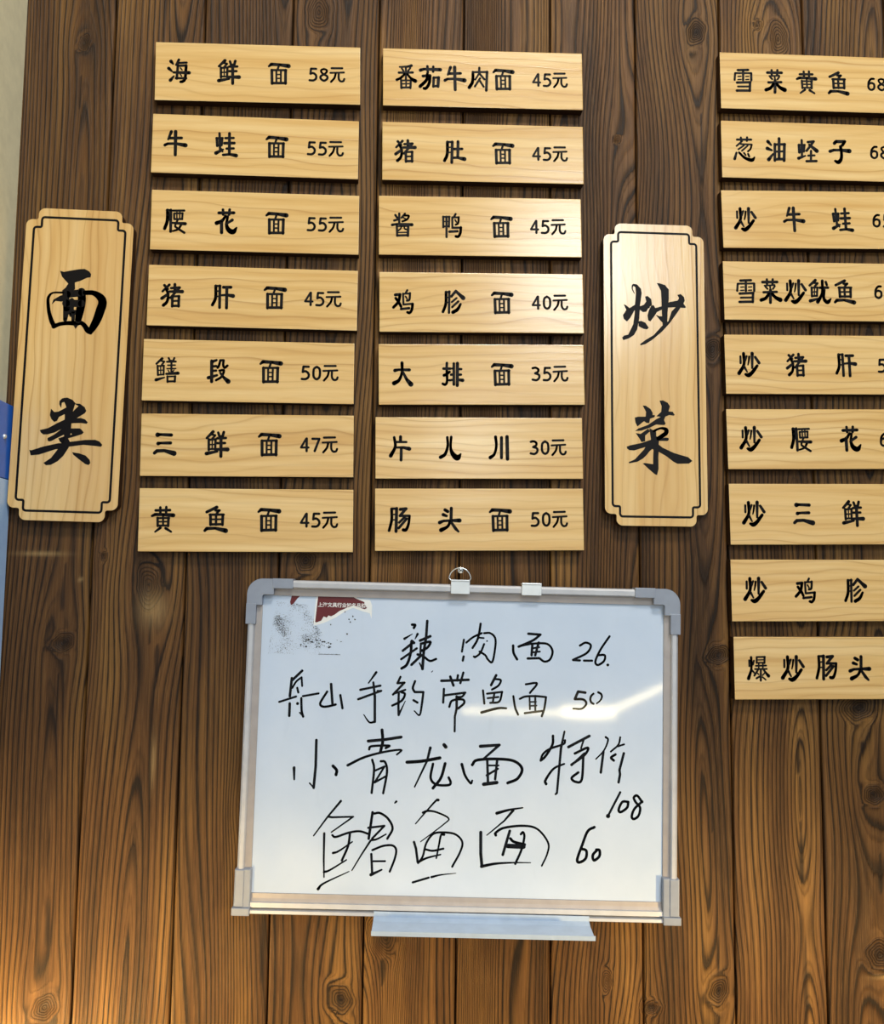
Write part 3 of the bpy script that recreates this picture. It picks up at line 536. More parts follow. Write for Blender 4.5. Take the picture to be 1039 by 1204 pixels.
HAND = [
 '~-704,1628,30 -661,1624,30 -677,1584,30;--802,1434,30 -697,1500,9;--624,1502,30 -656,1434,11;--700,1405,34 -671,1381,34;--820,1271,30 -677,1389,30;~-705,1394,32 -712,1238,32 -758,1087,32 -829,1030,32;--839,1155,27 -630,1307,27;--496,1684,30 -505,1466,32 -533,1265,32 -544,1031,34;--588,1414,32 -449,1476,32;--576,1375,25 -578,1241,25;~-564,1375,30 -447,1400,30 -484,1322,30 -567,1275,30;--616,1224,30 -549,1214,30;--571,1208,30 -696,1083,30;~-531,1198,27 -446,1142,27 -362,1169,27;--585,1108,18 -549,1037,18;--419,990,9 -403,1007,9;-13,1441,25 -9,1279,25;-15,1213,27 5,1157,27;~48,1403,25 138,1478,25 255,1536,25;~238,1665,27 221,1536,27 195,1435,27 136,1333,27;-223,1474,21 285,1470,21;~289,1537,25 373,1539,25 442,1474,25 445,1341,25 410,1151,25 347,1182,25 312,1237,25 232,1285,25;-330,1430,18 333,1432,18;~292,1387,25 244,1269,25 178,1211,25 155,1216,25;~691,1379,29 700,1278,29 749,1193,29;-897,1545,29 1063,1537,29;~1063,1537,29 962,1456,29 767,1365,29;~774,1373,26 947,1409,26 1152,1414,26 1232,1322,26 1202,1205,26 1124,1172,26 1053,1217,26;-955,1401,29 947,1253,29;-1041,1427,29 997,1254,29;-956,1347,22 1050,1365,22;-957,1292,22 1059,1306,22;-895,1208,29 1045,1216,29;~1609,1402,26 1688,1443,26 1759,1406,26 1705,1303,26 1517,1205,26;-1518,1202,26 1612,1199,26;-1667,1198,26 1778,1200,26;~2015,1537,26 1894,1355,26 1825,1197,26 1857,1143,26 1943,1200,26 1950,1278,26 1863,1276,26;-1994,1147,32 1996,1147,32',
 '--2186,965,30 -2326,823,30;--2322,862,30 -2340,619,30;--2337,520,30 -2337,355,30;~-2311,730,23 -2259,819,23 -2190,876,23;--2190,876,23 -2178,760,23;--2244,733,25 -2227,671,25;--2232,522,34 -2231,522,34;--2481,538,25 -2256,615,25;--2162,623,25 -1951,665,25;~-2183,595,27 -2171,425,27 -2148,349,27;--2148,349,16 -2198,402,16;--1785,795,30 -1757,534,30;~-1835,692,27 -1921,541,27 -1895,492,27 -1817,494,27 -1712,522,27;--1653,649,27 -1618,474,27;--1174,968,30 -1275,821,16;--1384,728,27 -1112,790,27;--1408,600,27 -1099,721,27;--1094,726,14 -1155,723,14;--1209,832,25 -1183,647,30 -1172,304,30;~-1172,304,27 -1247,296,21 -1326,396,11;--842,915,27 -879,829,27;--879,829,27 -784,839,27 -936,675,27;--930,684,23 -770,743,23;--858,688,27 -858,523,27 -851,402,27;--851,402,27 -766,591,9;~-825,711,27 -774,685,27 -816,595,27 -942,526,27;~-641,861,27 -668,770,27 -641,716,27;--641,716,27 -523,718,27 -536,575,27;~-536,575,27 -565,409,21 -639,462,14;--654,605,27 -600,575,27;--282,876,30 90,899,30;--161,935,30 -115,817,30;--57,957,27 -66,884,27;-17,995,27 -21,852,27;--243,767,27 -249,584,27;--235,681,27 49,724,27;~49,724,25 6,671,25 -67,661,25;--67,669,30 -63,509,30 -85,399,25 -83,201,25;~-164,529,27 -127,612,27 12,632,27 36,583,27 -41,510,27;-466,970,30 400,835,30;~443,919,25 530,905,25 501,832,25 414,775,25;-291,761,25 313,585,25;-348,718,25 553,747,25;~553,747,25 516,617,25 394,595,25;-356,657,23 504,677,23;-447,731,25 427,598,25;~276,463,30 440,511,30 529,529,27 613,528,23;~875,858,25 1026,873,25 933,743,25;~707,693,25 735,540,25 776,447,25;~797,660,25 872,692,25 1018,701,25 1155,691,25;~1155,691,25 1133,538,25 1101,433,25;-929,677,21 937,523,21;-1007,706,23 1010,513,23;-946,622,18 1019,626,18;-931,567,18 1026,574,18;-868,468,25 1111,505,25;-1691,765,30 1592,777,30 1549,675,30;~1549,675,30 1666,671,28 1706,614,25 1645,548,23 1529,545,21;~1803,753,25 1772,722,25 1761,676,25 1774,636,25 1805,617,25;~1869,773,27 1906,753,25 1919,713,22 1895,662,20 1849,623,18',
 '--2245,-336,34 -2236,-490,21;--1957,39,31 -1953,-304,31 -1970,-594,31;--1970,-594,17 -2027,-534,17;~-1720,-299,34 -1668,-355,34 -1674,-415,34;~-1071,196,34 -1057,44,34 -1083,-96,34;--1254,43,34 -1025,69,34 -809,107,34;~-1237,-67,27 -1205,-25,27 -972,-11,27 -1013,-45,27;~-1521,-286,31 -1300,-174,28 -1020,-94,26 -804,-65,23 -860,-128,21;~-1191,-205,27 -1162,-334,27 -1185,-644,27;~-1074,-221,27 -1015,-233,27 -986,-363,27 -1028,-644,27;--1153,-350,24 -1022,-290,24 -1148,-505,24 -1001,-420,24;~-719,-226,37 -518,-207,37 -274,-158,37;--408,-27,33 -447,-202,26 -606,-550,18;--222,18,40 -198,-10,40;~-366,-239,29 -392,-427,29 -315,-512,29 -155,-517,29 -120,-482,29 -149,-416,29;~-201,-231,33 -255,-424,33 -358,-562,33;~25,-235,33 73,-382,29 150,-484,26 172,-449,22;-272,10,37 530,34,31 317,-158,26;~167,-240,33 228,-177,33 477,-154,33 726,-174,33 844,-276,33 784,-408,33 652,-469,33;-370,-183,29 385,-461,29;-504,-162,29 482,-424,29;-390,-243,22 523,-240,22;-366,-375,26 515,-284,26;-327,-494,40 505,-467,40;~1257,174,29 1251,54,29 1160,-101,29 1096,-160,29;~1095,-156,26 1128,-71,26 1221,0,26 1400,66,26 1422,117,26;-1413,235,22 1369,11,29 1323,-585,26 1305,-603,22;~1174,-470,32 1165,-421,29 1272,-266,26 1416,-197,22;-1470,29,32 1753,183,32;-1680,141,22 1642,18,22;~1558,-55,29 1733,25,29 1691,-73,29 1513,-207,29;-1517,-211,26 1690,-50,26;~1675,-89,29 1656,-402,29 1570,-431,29 1520,-382,29 1608,-307,29;~1977,173,26 2009,134,22 1955,-5,19 1847,-123,16;-1948,-21,29 1915,-300,29;~2176,176,22 2150,76,22 2049,-18,22;-2142,53,22 2228,83,22;~2112,-55,29 2053,-98,29 2090,-137,29;-2226,-37,29 2169,-260,29 2177,-321,29 2158,-425,29',
 '-2182,-557,26 2024,-864,26;-2019,-875,48 2021,-875,48;~2289,-681,29 2212,-685,29 2163,-785,29 2189,-819,29 2275,-760,29 2293,-684,29;~2481,-679,29 2413,-597,29 2367,-621,29 2391,-681,29 2453,-756,29 2431,-862,29 2369,-906,29 2341,-872,29 2376,-773,29 2481,-672,29',
 '--1596,-761,27 -1764,-969,22 -1946,-1225,16;--1761,-969,27 -1711,-978,24 -1422,-964,20 -1710,-1174,16;--1805,-1192,27 -1799,-1536,22 -1787,-1764,16;~-1695,-1213,25 -1648,-1235,25 -1479,-1176,25 -1334,-1153,25 -1207,-1186,25;~-1459,-1181,27 -1479,-1349,27 -1556,-1541,27;~-1678,-1446,27 -1602,-1419,22 -1424,-1293,16;~-1790,-1696,27 -1712,-1669,22 -1495,-1532,16;~-1861,-1919,33 -1785,-1843,22 -1455,-1682,11;~-1164,-900,30 -1184,-1072,30 -1205,-1247,30;~-1143,-916,27 -1064,-908,27 -956,-976,27 -888,-1104,27 -954,-1241,27;--1216,-1105,25 -999,-1074,25 -1159,-1245,25;~-1165,-1265,27 -1093,-1250,22 -973,-1183,16;--1178,-1272,25 -1297,-1461,19 -1416,-1666,14;~-1151,-1396,25 -1011,-1339,25 -885,-1329,25 -831,-1386,25 -847,-1502,25 -908,-1670,25;--1163,-1448,27 -1145,-1688,27;--1134,-1541,22 -975,-1537,22;--1160,-1718,36 -1017,-1649,19;--849,-751,27 -869,-772,14;~-281,-717,31 -330,-744,23 -580,-1036,14;~-484,-888,28 -419,-864,25 -304,-878,22 -139,-953,19 -196,-1032,15 -505,-1271,12;--594,-1277,28 -565,-1363,28 -537,-1538,28;~-531,-1551,24 -471,-1461,24 -430,-1294,24 -342,-1169,24 -217,-1142,24 -44,-1162,24 55,-1260,24 30,-1394,24 -72,-1588,24;~-191,-1171,28 -233,-1180,25 -258,-1312,22 -288,-1482,19;~-433,-1371,24 -336,-1386,24 -196,-1355,24;~-531,-1538,28 -413,-1482,23 -232,-1433,17;--596,-1805,24 -383,-1738,24;~-347,-1730,26 -225,-1699,17 -20,-1672,7;~513,-873,35 687,-823,25 862,-793,16;-734,-831,31 615,-972,21 384,-1166,12;-302,-1129,35 308,-1409,35 327,-1568,35;~506,-1163,31 505,-1130,29 617,-1063,28 879,-1030,26 1068,-1071,24 1212,-1242,23 1205,-1388,21 1133,-1550,19;-693,-1102,31 605,-1416,31;~704,-1202,31 752,-1243,31 899,-1277,31;-672,-1300,51 881,-1304,51;~844,-1141,27 872,-1116,27 891,-1176,27 857,-1341,27 776,-1531,27;~321,-1576,35 514,-1535,27 757,-1517,18 982,-1512,10;~1836,-1026,31 1746,-1083,31 1673,-1268,31 1610,-1452,31 1639,-1493,31 1723,-1440,31 1731,-1340,31 1665,-1314,31;~1881,-1322,31 1820,-1392,31 1836,-1461,31 1906,-1409,31 1909,-1330,31 1866,-1322,31',
]
PLATES = [
 ('a0', -0.2057, 0.7427, 0.01655, [('海', -113.2, 0.9), ('鲜', -41.9, 1.1), ('面', 29.8, 0.0)], [('5', 78.6, 0.5), ('8', 94.4, 0.5), ('元', 113.8, 0.5)]),
 ('a1', -0.2061, 0.6325, 0.0011, [('牛', -113.7, 0.8), ('蛙', -41.9, 1.5), ('面', 29.7, 0.1)], [('5', 79.3, 0.5), ('5', 95.1, 0.5), ('元', 114.5, 0.5)]),
 ('a2', -0.2034, 0.5202, 0.00447, [('腰', -112.9, -1.7), ('花', -41.3, 0.3), ('面', 29.9, -0.9)], [('5', 79.0, -0.4), ('5', 94.9, -0.4), ('元', 114.3, -0.4)]),
 ('a3', -0.2035, 0.4098, -7e-05, [('猪', -113.1, 0.5), ('肝', -42.2, 0.0), ('面', 30.5, 0.5)], [('4', 77.9, 0.9), ('5', 93.8, 0.9), ('元', 113.2, 0.9)]),
 ('a4', -0.2063, 0.3034, 0.00359, [('鳝', -113.0, 0.1), ('段', -41.9, -0.3), ('面', 30.5, 0.2)], [('5', 78.6, -0.0), ('0', 94.4, -0.0), ('元', 113.8, -0.0)]),
 ('a5', -0.205, 0.1987, 0.01047, [('三', -113.7, 0.8), ('鲜', -42.1, 1.6), ('面', 30.0, 1.2)], [('4', 78.6, 1.8), ('7', 94.4, 1.8), ('元', 113.8, 1.8)]),
 ('a6', -0.2036, 0.0941, 0.00878, [('黄', -113.9, 0.8), ('鱼', -41.9, 1.2), ('面', 30.9, 0.5)], [('4', 79.5, 0.9), ('5', 95.3, 0.9), ('元', 114.7, 0.9)]),
 ('b0', 0.121, 0.748, 0.01651, [('番', -112.9, 0.8), ('茄', -77.8, 0.5), ('牛', -41.6, 0.1), ('肉', -7.7, -0.1), ('面', 29.8, -0.2)], [('4', 78.4, 1.1), ('5', 94.2, 1.1), ('元', 113.6, 1.1)]),
 ('b1', 0.1219, 0.6353, 0.01299, [('猪', -113.4, 0.3), ('肚', -42.0, 0.4), ('面', 29.0, -0.3)], [('4', 77.5, 0.9), ('5', 93.3, 0.9), ('元', 112.7, 0.9)]),
 ('b2', 0.1187, 0.5245, 0.01666, [('酱', -113.3, 0.9), ('鸭', -41.5, 0.9), ('面', 30.1, 0.0)], [('4', 78.0, 1.1), ('5', 93.8, 1.1), ('元', 113.2, 1.1)]),
 ('b3', 0.1213, 0.4118, 0.01757, [('鸡', -113.2, 0.5), ('胗', -41.1, 0.9), ('面', 29.1, -0.1)], [('4', 78.0, 1.2), ('0', 93.9, 1.2), ('元', 113.3, 1.2)]),
 ('b4', 0.122, 0.3071, 0.02095, [('大', -113.1, 0.5), ('排', -41.7, 0.1), ('面', 28.9, -0.2)], [('3', 77.3, 1.1), ('5', 93.2, 1.1), ('元', 112.6, 1.1)]),
 ('b5', 0.1193, 0.2012, 0.01554, [('片', -112.4, -0.8), ('儿', -41.7, 0.0), ('川', 27.0, 0.4)], [('3', 77.4, 1.0), ('0', 93.2, 1.0), ('元', 112.6, 1.0)]),
 ('b6', 0.1203, 0.0999, 0.01567, [('肠', -113.0, -0.4), ('头', -42.5, -0.2), ('面', 28.9, -0.9)], [('5', 78.0, 0.2), ('0', 93.8, 0.2), ('元', 113.2, 0.2)]),
 ('c0', 0.6223, 0.7633, 0.00973, [('雪', -112.5, 0.8), ('菜', -63.3, 0.7), ('黄', -15.3, 1.0), ('鱼', 33.1, 0.8)], [('6', 84.1, 1.2), ('8', 100.0, 1.2), ('元', 119.4, 1.2)]),
 ('c1', 0.6222, 0.6565, 0.00809, [('葱', -112.9, 0.7), ('油', -64.6, 1.4), ('蛏', -16.3, 0.7), ('子', 32.8, 0.5)], [('6', 85.1, 1.5), ('8', 100.9, 1.5), ('元', 120.3, 1.5)]),
 ('c2', 0.6213, 0.5516, 0.02384, [('炒', -112.4, -0.2), ('牛', -38.9, 0.3), ('蛙', 34.5, 0.5)], [('6', 86.1, -0.4), ('5', 101.9, -0.4), ('元', 121.3, -0.4)]),
 ('c3', 0.6216, 0.4426, 0.01492, [('雪', -114.0, -0.7), ('菜', -76.9, -0.2), ('炒', -40.0, -0.3), ('鱿', -3.2, 0.4), ('鱼', 33.9, 0.2)], [('6', 85.0, 0.7)]),
 ('c4', 0.6219, 0.3334, 0.0174, [('炒', -112.1, -0.3), ('猪', -41.1, -0.4), ('肝', 32.7, -0.5)], [('5', 86.4, -0.7)]),
 ('c5', 0.6229, 0.2239, 0.01963, [('炒', -112.1, 0.7), ('腰', -38.4, -0.9), ('花', 34.9, 0.7)], [('6', 84.6, -0.9)]),
 ('c6', 0.6246, 0.1151, 0.01498, [('炒', -112.0, 0.8), ('三', -38.8, 0.1), ('鲜', 34.0, 0.8)], []),
 ('c7', 0.6249, 0.006, 0.01032, [('炒', -112.5, 0.8), ('鸡', -39.9, 0.1), ('胗', 33.7, 0.1)], []),
 ('c8', 0.6271, -0.1033, 0.00646, [('爆', -112.4, -0.9), ('炒', -62.8, -0.4), ('肠', -14.2, 0.8), ('头', 34.2, -0.1)], []),
]


# ------------------------------------------------------------------ plank wall
SEAMS = [-0.545, -0.4165, -0.288, -0.160, -0.033, 0.0928, 0.2225, 0.3515, 0.4805, 0.610, 0.739, 0.868, 0.997]
# per plank: ring spacing (mm), pith x from plank centre (mm), depth curve (a, b, wavelength m, phase), drift
PLK = [
    (6.2, 26, 15, 7, 0.85, 0.9, 0.00), (6.0, 16, 14, 8, 0.80, 2.6, 0.02), (5.5, 72, 20, 10, 0.70, 1.0, -0.02), (7.0, -10, 18, 8, 0.66, 0.2, 0.02),
    (5.0, 150, 10, 2, 0.9, 0.0, 0.01), (4.8, 180, 10, 2, 0.9, 1.0, -0.01), (6.2, -75, 18, 8, 0.70, 0.4, 0.04), (6.5, 28, 13, 8, 0.62, 1.9, 0.00),
    (6.0, 33, 10, 9, 0.36, 3.4, -0.01), (8.0, 16, 17, 12, 0.50, 0.8, 0.03), (6.0, 40, 16, 10, 0.6, 0.2, 0.0), (6.0, 0, 16, 10, 0.6, 0.2, 0.0)]
# knots: x, z, radius x, radius z, spread, darkness   (m)
KNOTS = [
    (-0.459, 0.788, .006, .009, .026, .5), (-0.449, -0.076, .011, .010, .034, .9), (-0.452, -0.555, .013, .014, .040, .45), (-0.337, 0.004, .014, .022, .050, .45),
    (-0.400, 0.043, .004, .004, .014, 1.0), (-0.122, 0.850, .014, .020, .045, .3), (-0.122, 0.040, .014, .012, .040, .8), (-0.062, -0.549, .015, .014, .050, .9),
    (-0.003, -0.470, .014, .020, .040, .7), (0.323, 0.672, .004, .004, .060, .4), (0.445, 0.846, .012, .014, .040, .9), (0.462, 0.357, .010, .016, .040, .8),
    (0.464, -0.087, .012, .011, .034, .85), (0.456, -0.545, .011, .015, .036, .8), (0.540, 0.862, .004, .005, .016, .8), (0.572, 0.840, .012, .020, .05, .3),
    (0.667, -0.160, .018, .015, .055, .9), (0.684, -0.282, .011, .012, .036, .9), (0.686, -0.500, .014, .018, .055, .85), (0.362, -0.566, .010, .006, .020, .9),
    (0.300, -0.53, .006, .012, .05, .15), (-0.20, -0.30, .004, .006, .02, .1)]
# dark resin streaks: x, z bottom, z top, half width, upward(+1)/downward(-1) point
STREAKS = [
    (-0.452, -0.035, 0.035, .0042, 1), (-0.452, -0.200, -0.115, .0028, -1), (-0.452, -0.480, -0.400, .0040, 1), (-0.462, 0.690, 0.740, .0028, -1),
    (-0.324, -0.125, -0.075, .0050, -1), (-0.335, -0.075, -0.035, .0035, -1), (0.450, 0.60, 0.72, .0020, -1), (0.452, -0.33, -0.275, .003, 1),
    (0.455, -0.52, -0.47, .003, 1), (-0.004, -0.535, -0.495, .007, -1), (0.577, -0.255, -0.200, .005, 1), (0.579, -0.405, -0.315, .0055, 1), (0.580, -0.60, -0.46, .005, 1),
    (0.570, -0.13, -0.09, .003, 1), (-0.170, -0.53, -0.42, .005, 1), (-0.345, 0.78, 0.95, .006, -1), (0.668, -0.23, -0.205, .006, -1), (0.690, -0.42, -0.36, .006, 1)]
# pale scuffs: x, z, rx, rz
SCUFFS = [(-0.33, -0.030, .018, .022), (-0.322, -0.235, .003, .030), (-0.485, 0.045, .03, .003), (0.695, -0.53, .02, .003), (-0.43, 0.01, .003, .003)]


def build_wall():
    Z = np.arange(-0.75, 1.1001, 0.005)
    verts, faces, grain, knot, pale, seed = [], [], [], [], [], []
    rnd = random.Random(4)
    for p in range(len(SEAMS) - 1):
        x0, x1 = SEAMS[p] + 0.0008, SEAMS[p + 1] - 0.0008
        inner = np.arange(x0 + 0.004, x1 - 0.0039, 0.0027)
        X = np.concatenate([[x0, x0 + 0.0003, x0 + 0.0012, x0 + 0.0026], inner, [x1 - 0.0026, x1 - 0.0012, x1 - 0.0003, x1]])
        Y = np.zeros(len(X))
        Y[:4] = [0.008, 0.0022, 0.0006, 0.0001]
        Y[-4:] = [0.0001, 0.0006, 0.0022, 0.008]
        off = rnd.uniform(-0.0004, 0.0004)
        gx, gz = np.meshgrid(X, Z, indexing='ij')
        gy = np.repeat(Y[:, None], len(Z), 1) + off
        sp, px, da, db, wl, ph, dr = PLK[p]
        xc = (x0 + x1) / 2
        xm = gx - xc
        sway = 0.004 * np.sin(gz * 5.1 + p * 1.7) + 0.002 * np.sin(gz * 11.3 + p)
        u = xm - px * 1e-3 - sway - dr * gz
        kn = np.zeros_like(u)
        wsum = np.zeros_like(u)
        kring = np.zeros_like(u)
        for (kx, kz, rx, rz, R, dk) in KNOTS:
            if not (x0 - R < kx < x1 + R):
                continue
            dx, dz = gx - kx, gz - kz
            e2 = (dx / R) ** 2 + (dz / (R * 2.6)) ** 2
            ku = kx - xc - px * 1e-3
            push = np.exp(-e2 * 1.6)
            u = u * (1 - 0.0) - dx * push * 0.78 * np.sign(1.0)
            rr = np.sqrt((dx / rx) ** 2 + (dz / rz) ** 2)
            w = np.exp(-(rr / 1.25) ** 4)
            ang = np.arctan2(dz, dx)
            rr = rr * (1 + 0.13 * np.sin(2 * ang + kx * 90) + 0.07 * np.sin(5 * ang + kz * 70))
            w = np.exp(-(rr / 1.5) ** 4)
            dk_ = (da + db * math.sin(2 * math.pi * kz / wl + ph)) * 1e-3
            gk = math.hypot(ku - dr * kz, dk_) / (sp * 1e-3)
            kring = np.where(w > wsum, gk + 4.2 * (rr - 1.25), kring)
            wsum = np.maximum(wsum, w)
            kn = np.maximum(kn, dk * (0.88 * np.exp(-(rr / 1.0) ** 3) + 0.35 * np.exp(-(rr / 0.35) ** 2) + 0.26 * np.exp(-((rr - 1.05) / 0.25) ** 2)))
        dep = (da + db * np.sin(2 * math.pi * gz / wl + ph)) * 1e-3
        g = np.sqrt(u * u + dep * dep) / (sp * 1e-3)
        g = g * (1 + 0.10 * np.sin(xm * 55 + p)) 
        g = g * (1 - wsum) + kring * wsum * 1.0 + 3 * p
        for (sx, zb, zt, hw, up) in STREAKS:
            if not (x0 < sx < x1):
                continue
            t = np.clip((gz - zb) / (zt - zb), 0, 1)
            tt = (1 - t) if up > 0 else t
            wd = hw * tt ** 0.8 * np.clip((1 - tt) / 0.35, 0, 1) ** 0.6 + 0.0002
            inside = np.exp(-(np.abs(gx - sx - 0.4 * sway) / wd) ** 3) * (gz > zb) * (gz < zt)
            kn = np.maximum(kn, 0.95 * inside)
        pl = np.zeros_like(u)
        for (sx, sz, rx, rz) in SCUFFS:
            pl = np.maximum(pl, np.exp(-((gx - sx) / rx) ** 2 - ((gz - sz) / rz) ** 2))
        base = len(verts) and sum(len(v) for v in verts)
        verts.append(np.stack([gx, gy, gz], -1).reshape(-1, 3))
        nx, nz = len(X), len(Z)
        idx = np.arange(nx * nz).reshape(nx, nz) + base
        faces.append(np.stack([idx[:-1, :-1], idx[1:, :-1], idx[1:, 1:], idx[:-1, 1:]], -1).reshape(-1, 4))
        grain.append(g.ravel()); knot.append(np.clip(kn, 0, 1).ravel()); pale.append(pl.ravel())
        seed.append(np.full(nx * nz, (p * 0.6180339) % 1.0 + 0.05))
    V = np.concatenate(verts); Fc = np.concatenate(faces)
    # a solid backing board behind the planks
    n0 = len(V)
    bx0, bx1, bz0, bz1 = SEAMS[0] - 0.01, SEAMS[-1], -0.75, 1.1
    V = np.vstack([V, [[bx0, 0.0075, bz0], [bx1, 0.0075, bz0], [bx1, 0.0075, bz1], [bx0, 0.0075, bz1], [bx0, 0.03, bz0], [bx1, 0.03, bz0], [bx1, 0.03, bz1], [bx0, 0.03, bz1]]])
    Fc = np.vstack([Fc, n0 + np.array([[0, 1, 2, 3], [7, 6, 5, 4], [0, 4, 5, 1], [1, 5, 6, 2], [2, 6, 7, 3], [3, 7, 4, 0]])])
    me = bpy.data.meshes.new('wall_back')
    me.vertices.add(len(V)); me.vertices.foreach_set('co', V.astype(np.float32).ravel())
    me.loops.add(Fc.size); me.loops.foreach_set('vertex_index', Fc.astype(np.int32).ravel())
    me.polygons.add(len(Fc)); me.polygons.foreach_set('loop_start', (np.arange(len(Fc)) * 4).astype(np.int32))
    me.update(calc_edges=True)
    me.polygons.foreach_set('use_smooth', np.ones(len(Fc), dtype=bool))
    for nm, arr, dv in (('grain', grain, 0.4), ('knot', knot, 1.0), ('pale', pale, 0), ('seed', seed, 0.1)):
        a = np.concatenate(arr + [np.full(8, dv)]).astype(np.float32)
        at = me.attributes.new(nm, 'FLOAT', 'POINT')
        at.data.foreach_set('value', a)
    me.materials.append(M_CLAD)
    o = bpy.data.objects.new('wall_back', me)
    COL.objects.link(o)
    tag(o, 'dark scorched wooden plank wall with knots behind the signs', 'wall', kind='structure')


build_wall()

bm = bmesh.new()
box(bm, -0.70, -0.543, -1.6, 0.030, -0.75, 1.1)
wl = obj('wall_left', bm, M_CREAM)
tag(wl, 'pale cream wall meeting the planks at the left edge', 'wall', kind='structure')

# ------------------------------------------------------------------ blue notice on the left wall
nb = empty('notice_board', (-0.5428, -0.30, -0.15), 'blue and light blue notice panel fixed to the cream wall at left', 'notice board')
bm = bmesh.new(); box(bm, 0.0, 0.013, -0.30, 0.297, -0.62, 0.2955, 0.0012)
obj('panel', bm, M_SKY, nb)['label'] = 'light blue lower panel'
bm = bmesh.new(); box(bm, 0.0005, 0.0134, -0.30, 0.2974, 0.296, 0.3985, 0.0008)
obj('header', bm, M_NAVY, nb)['label'] = 'dark blue header band'
bm = bmesh.new(); bmesh.ops.create_uvsphere(bm, u_segments=12, v_segments=8, radius=0.0035)
o = obj('fixing_pin', bm, M_CLIP, nb, True); o.location = (0.0135, 0.268, 0.352); o['label'] = 'small white fixing pin'

# ------------------------------------------------------------------ carved plaques
bm = bmesh.new(); box(bm, -0.147, 0.147, 0.0, 0.0148, -0.0438, 0.0438, 0.0011, 2)
board_src = obj('board', bm, M_PINE)
shaded_sides(board_src)
glyph_src = {}


def glyph(ch, src, digit=False):
    if ch not in glyph_src:
        b = bmesh.new()
        add_strokes(b, src[ch], bold=1.22 if ch not in '海番爆鳝酱葱' else 1.10)
        glyph_src[ch] = obj('price_character' if digit else 'carved_character', b, M_PAINT)
        return glyph_src[ch]
    o = glyph_src[ch].copy()
    COL.objects.link(o)
    return o


NAMES = {'a': 'left', 'b': 'middle', 'c': 'right'}
READ = {'a0': '海鲜面 58元', 'a1': '牛蛙面 55元', 'a2': '腰花面 55元', 'a3': '猪肝面 45元', 'a4': '鳝段面 50元', 'a5': '三鲜面 47元', 'a6': '黄鱼面 45元',
        'b0': '番茄牛肉面 45元', 'b1': '猪肚面 45元', 'b2': '酱鸭面 45元', 'b3': '鸡胗面 40元', 'b4': '大排面 35元', 'b5': '片儿川 30元', 'b6': '肠头面 50元',
        'c0': '雪菜黄鱼', 'c1': '葱油蛏子', 'c2': '炒牛蛙', 'c3': '雪菜炒鱿鱼', 'c4': '炒猪肝', 'c5': '炒腰花', 'c6': '炒三鲜', 'c7': '炒鸡胗', 'c8': '爆炒肠头'}
ORD = ['topmost', 'second from top', 'third from top', 'fourth from top', 'fifth from top', 'sixth from top', 'seventh from top', 'eighth from top', 'ninth from top']
LAST = {'a6': 'lowest', 'b6': 'lowest, above the whiteboard,', 'c8': 'lowest'}
first = True
for key, x, z, ang, chars, price in PLATES:
    place = LAST.get(key, ORD[int(key[1])])
    root = empty('menu_plaque', (x, -0.0152, z),
                 'pale pine menu plaque carved %s, %s in the %s column' % (READ[key], place, NAMES[key[0]]),
                 'menu plaque', 'menu plaques in the %s column' % NAMES[key[0]])
    root.rotation_euler = (0, -ang, 0)
    if first:
        bd = board_src
        first = False
    else:
        bd = board_src.copy()
        COL.objects.link(bd)
    bd.parent = root
    for ch, gx, gz in chars:
        o = glyph(ch, GLYPHS)
        o.parent = root
        o.location = (gx / 1000, 0, gz / 1000)
    for ch, gx, gz in price:
        o = glyph(ch, GLYPHS if ch == '元' else DIGITS, True)
        o.parent = root
        o.location = (gx / 1000, 0, gz / 1000)


# ------------------------------------------------------------------ tall heading boards
def notched(hw, hh, sx, sz):
    q = [(hw - sx, hh), (-(hw - sx), hh), (-(hw - sx), hh - sz), (-hw, hh - sz), (-hw, -(hh - sz)), (-(hw - sx), -(hh - sz)),
         (-(hw - sx), -hh), (hw - sx, -hh), (hw - sx, -(hh - sz)), (hw, -(hh - sz)), (hw, hh - sz), (hw - sx, hh - sz)]
    return q


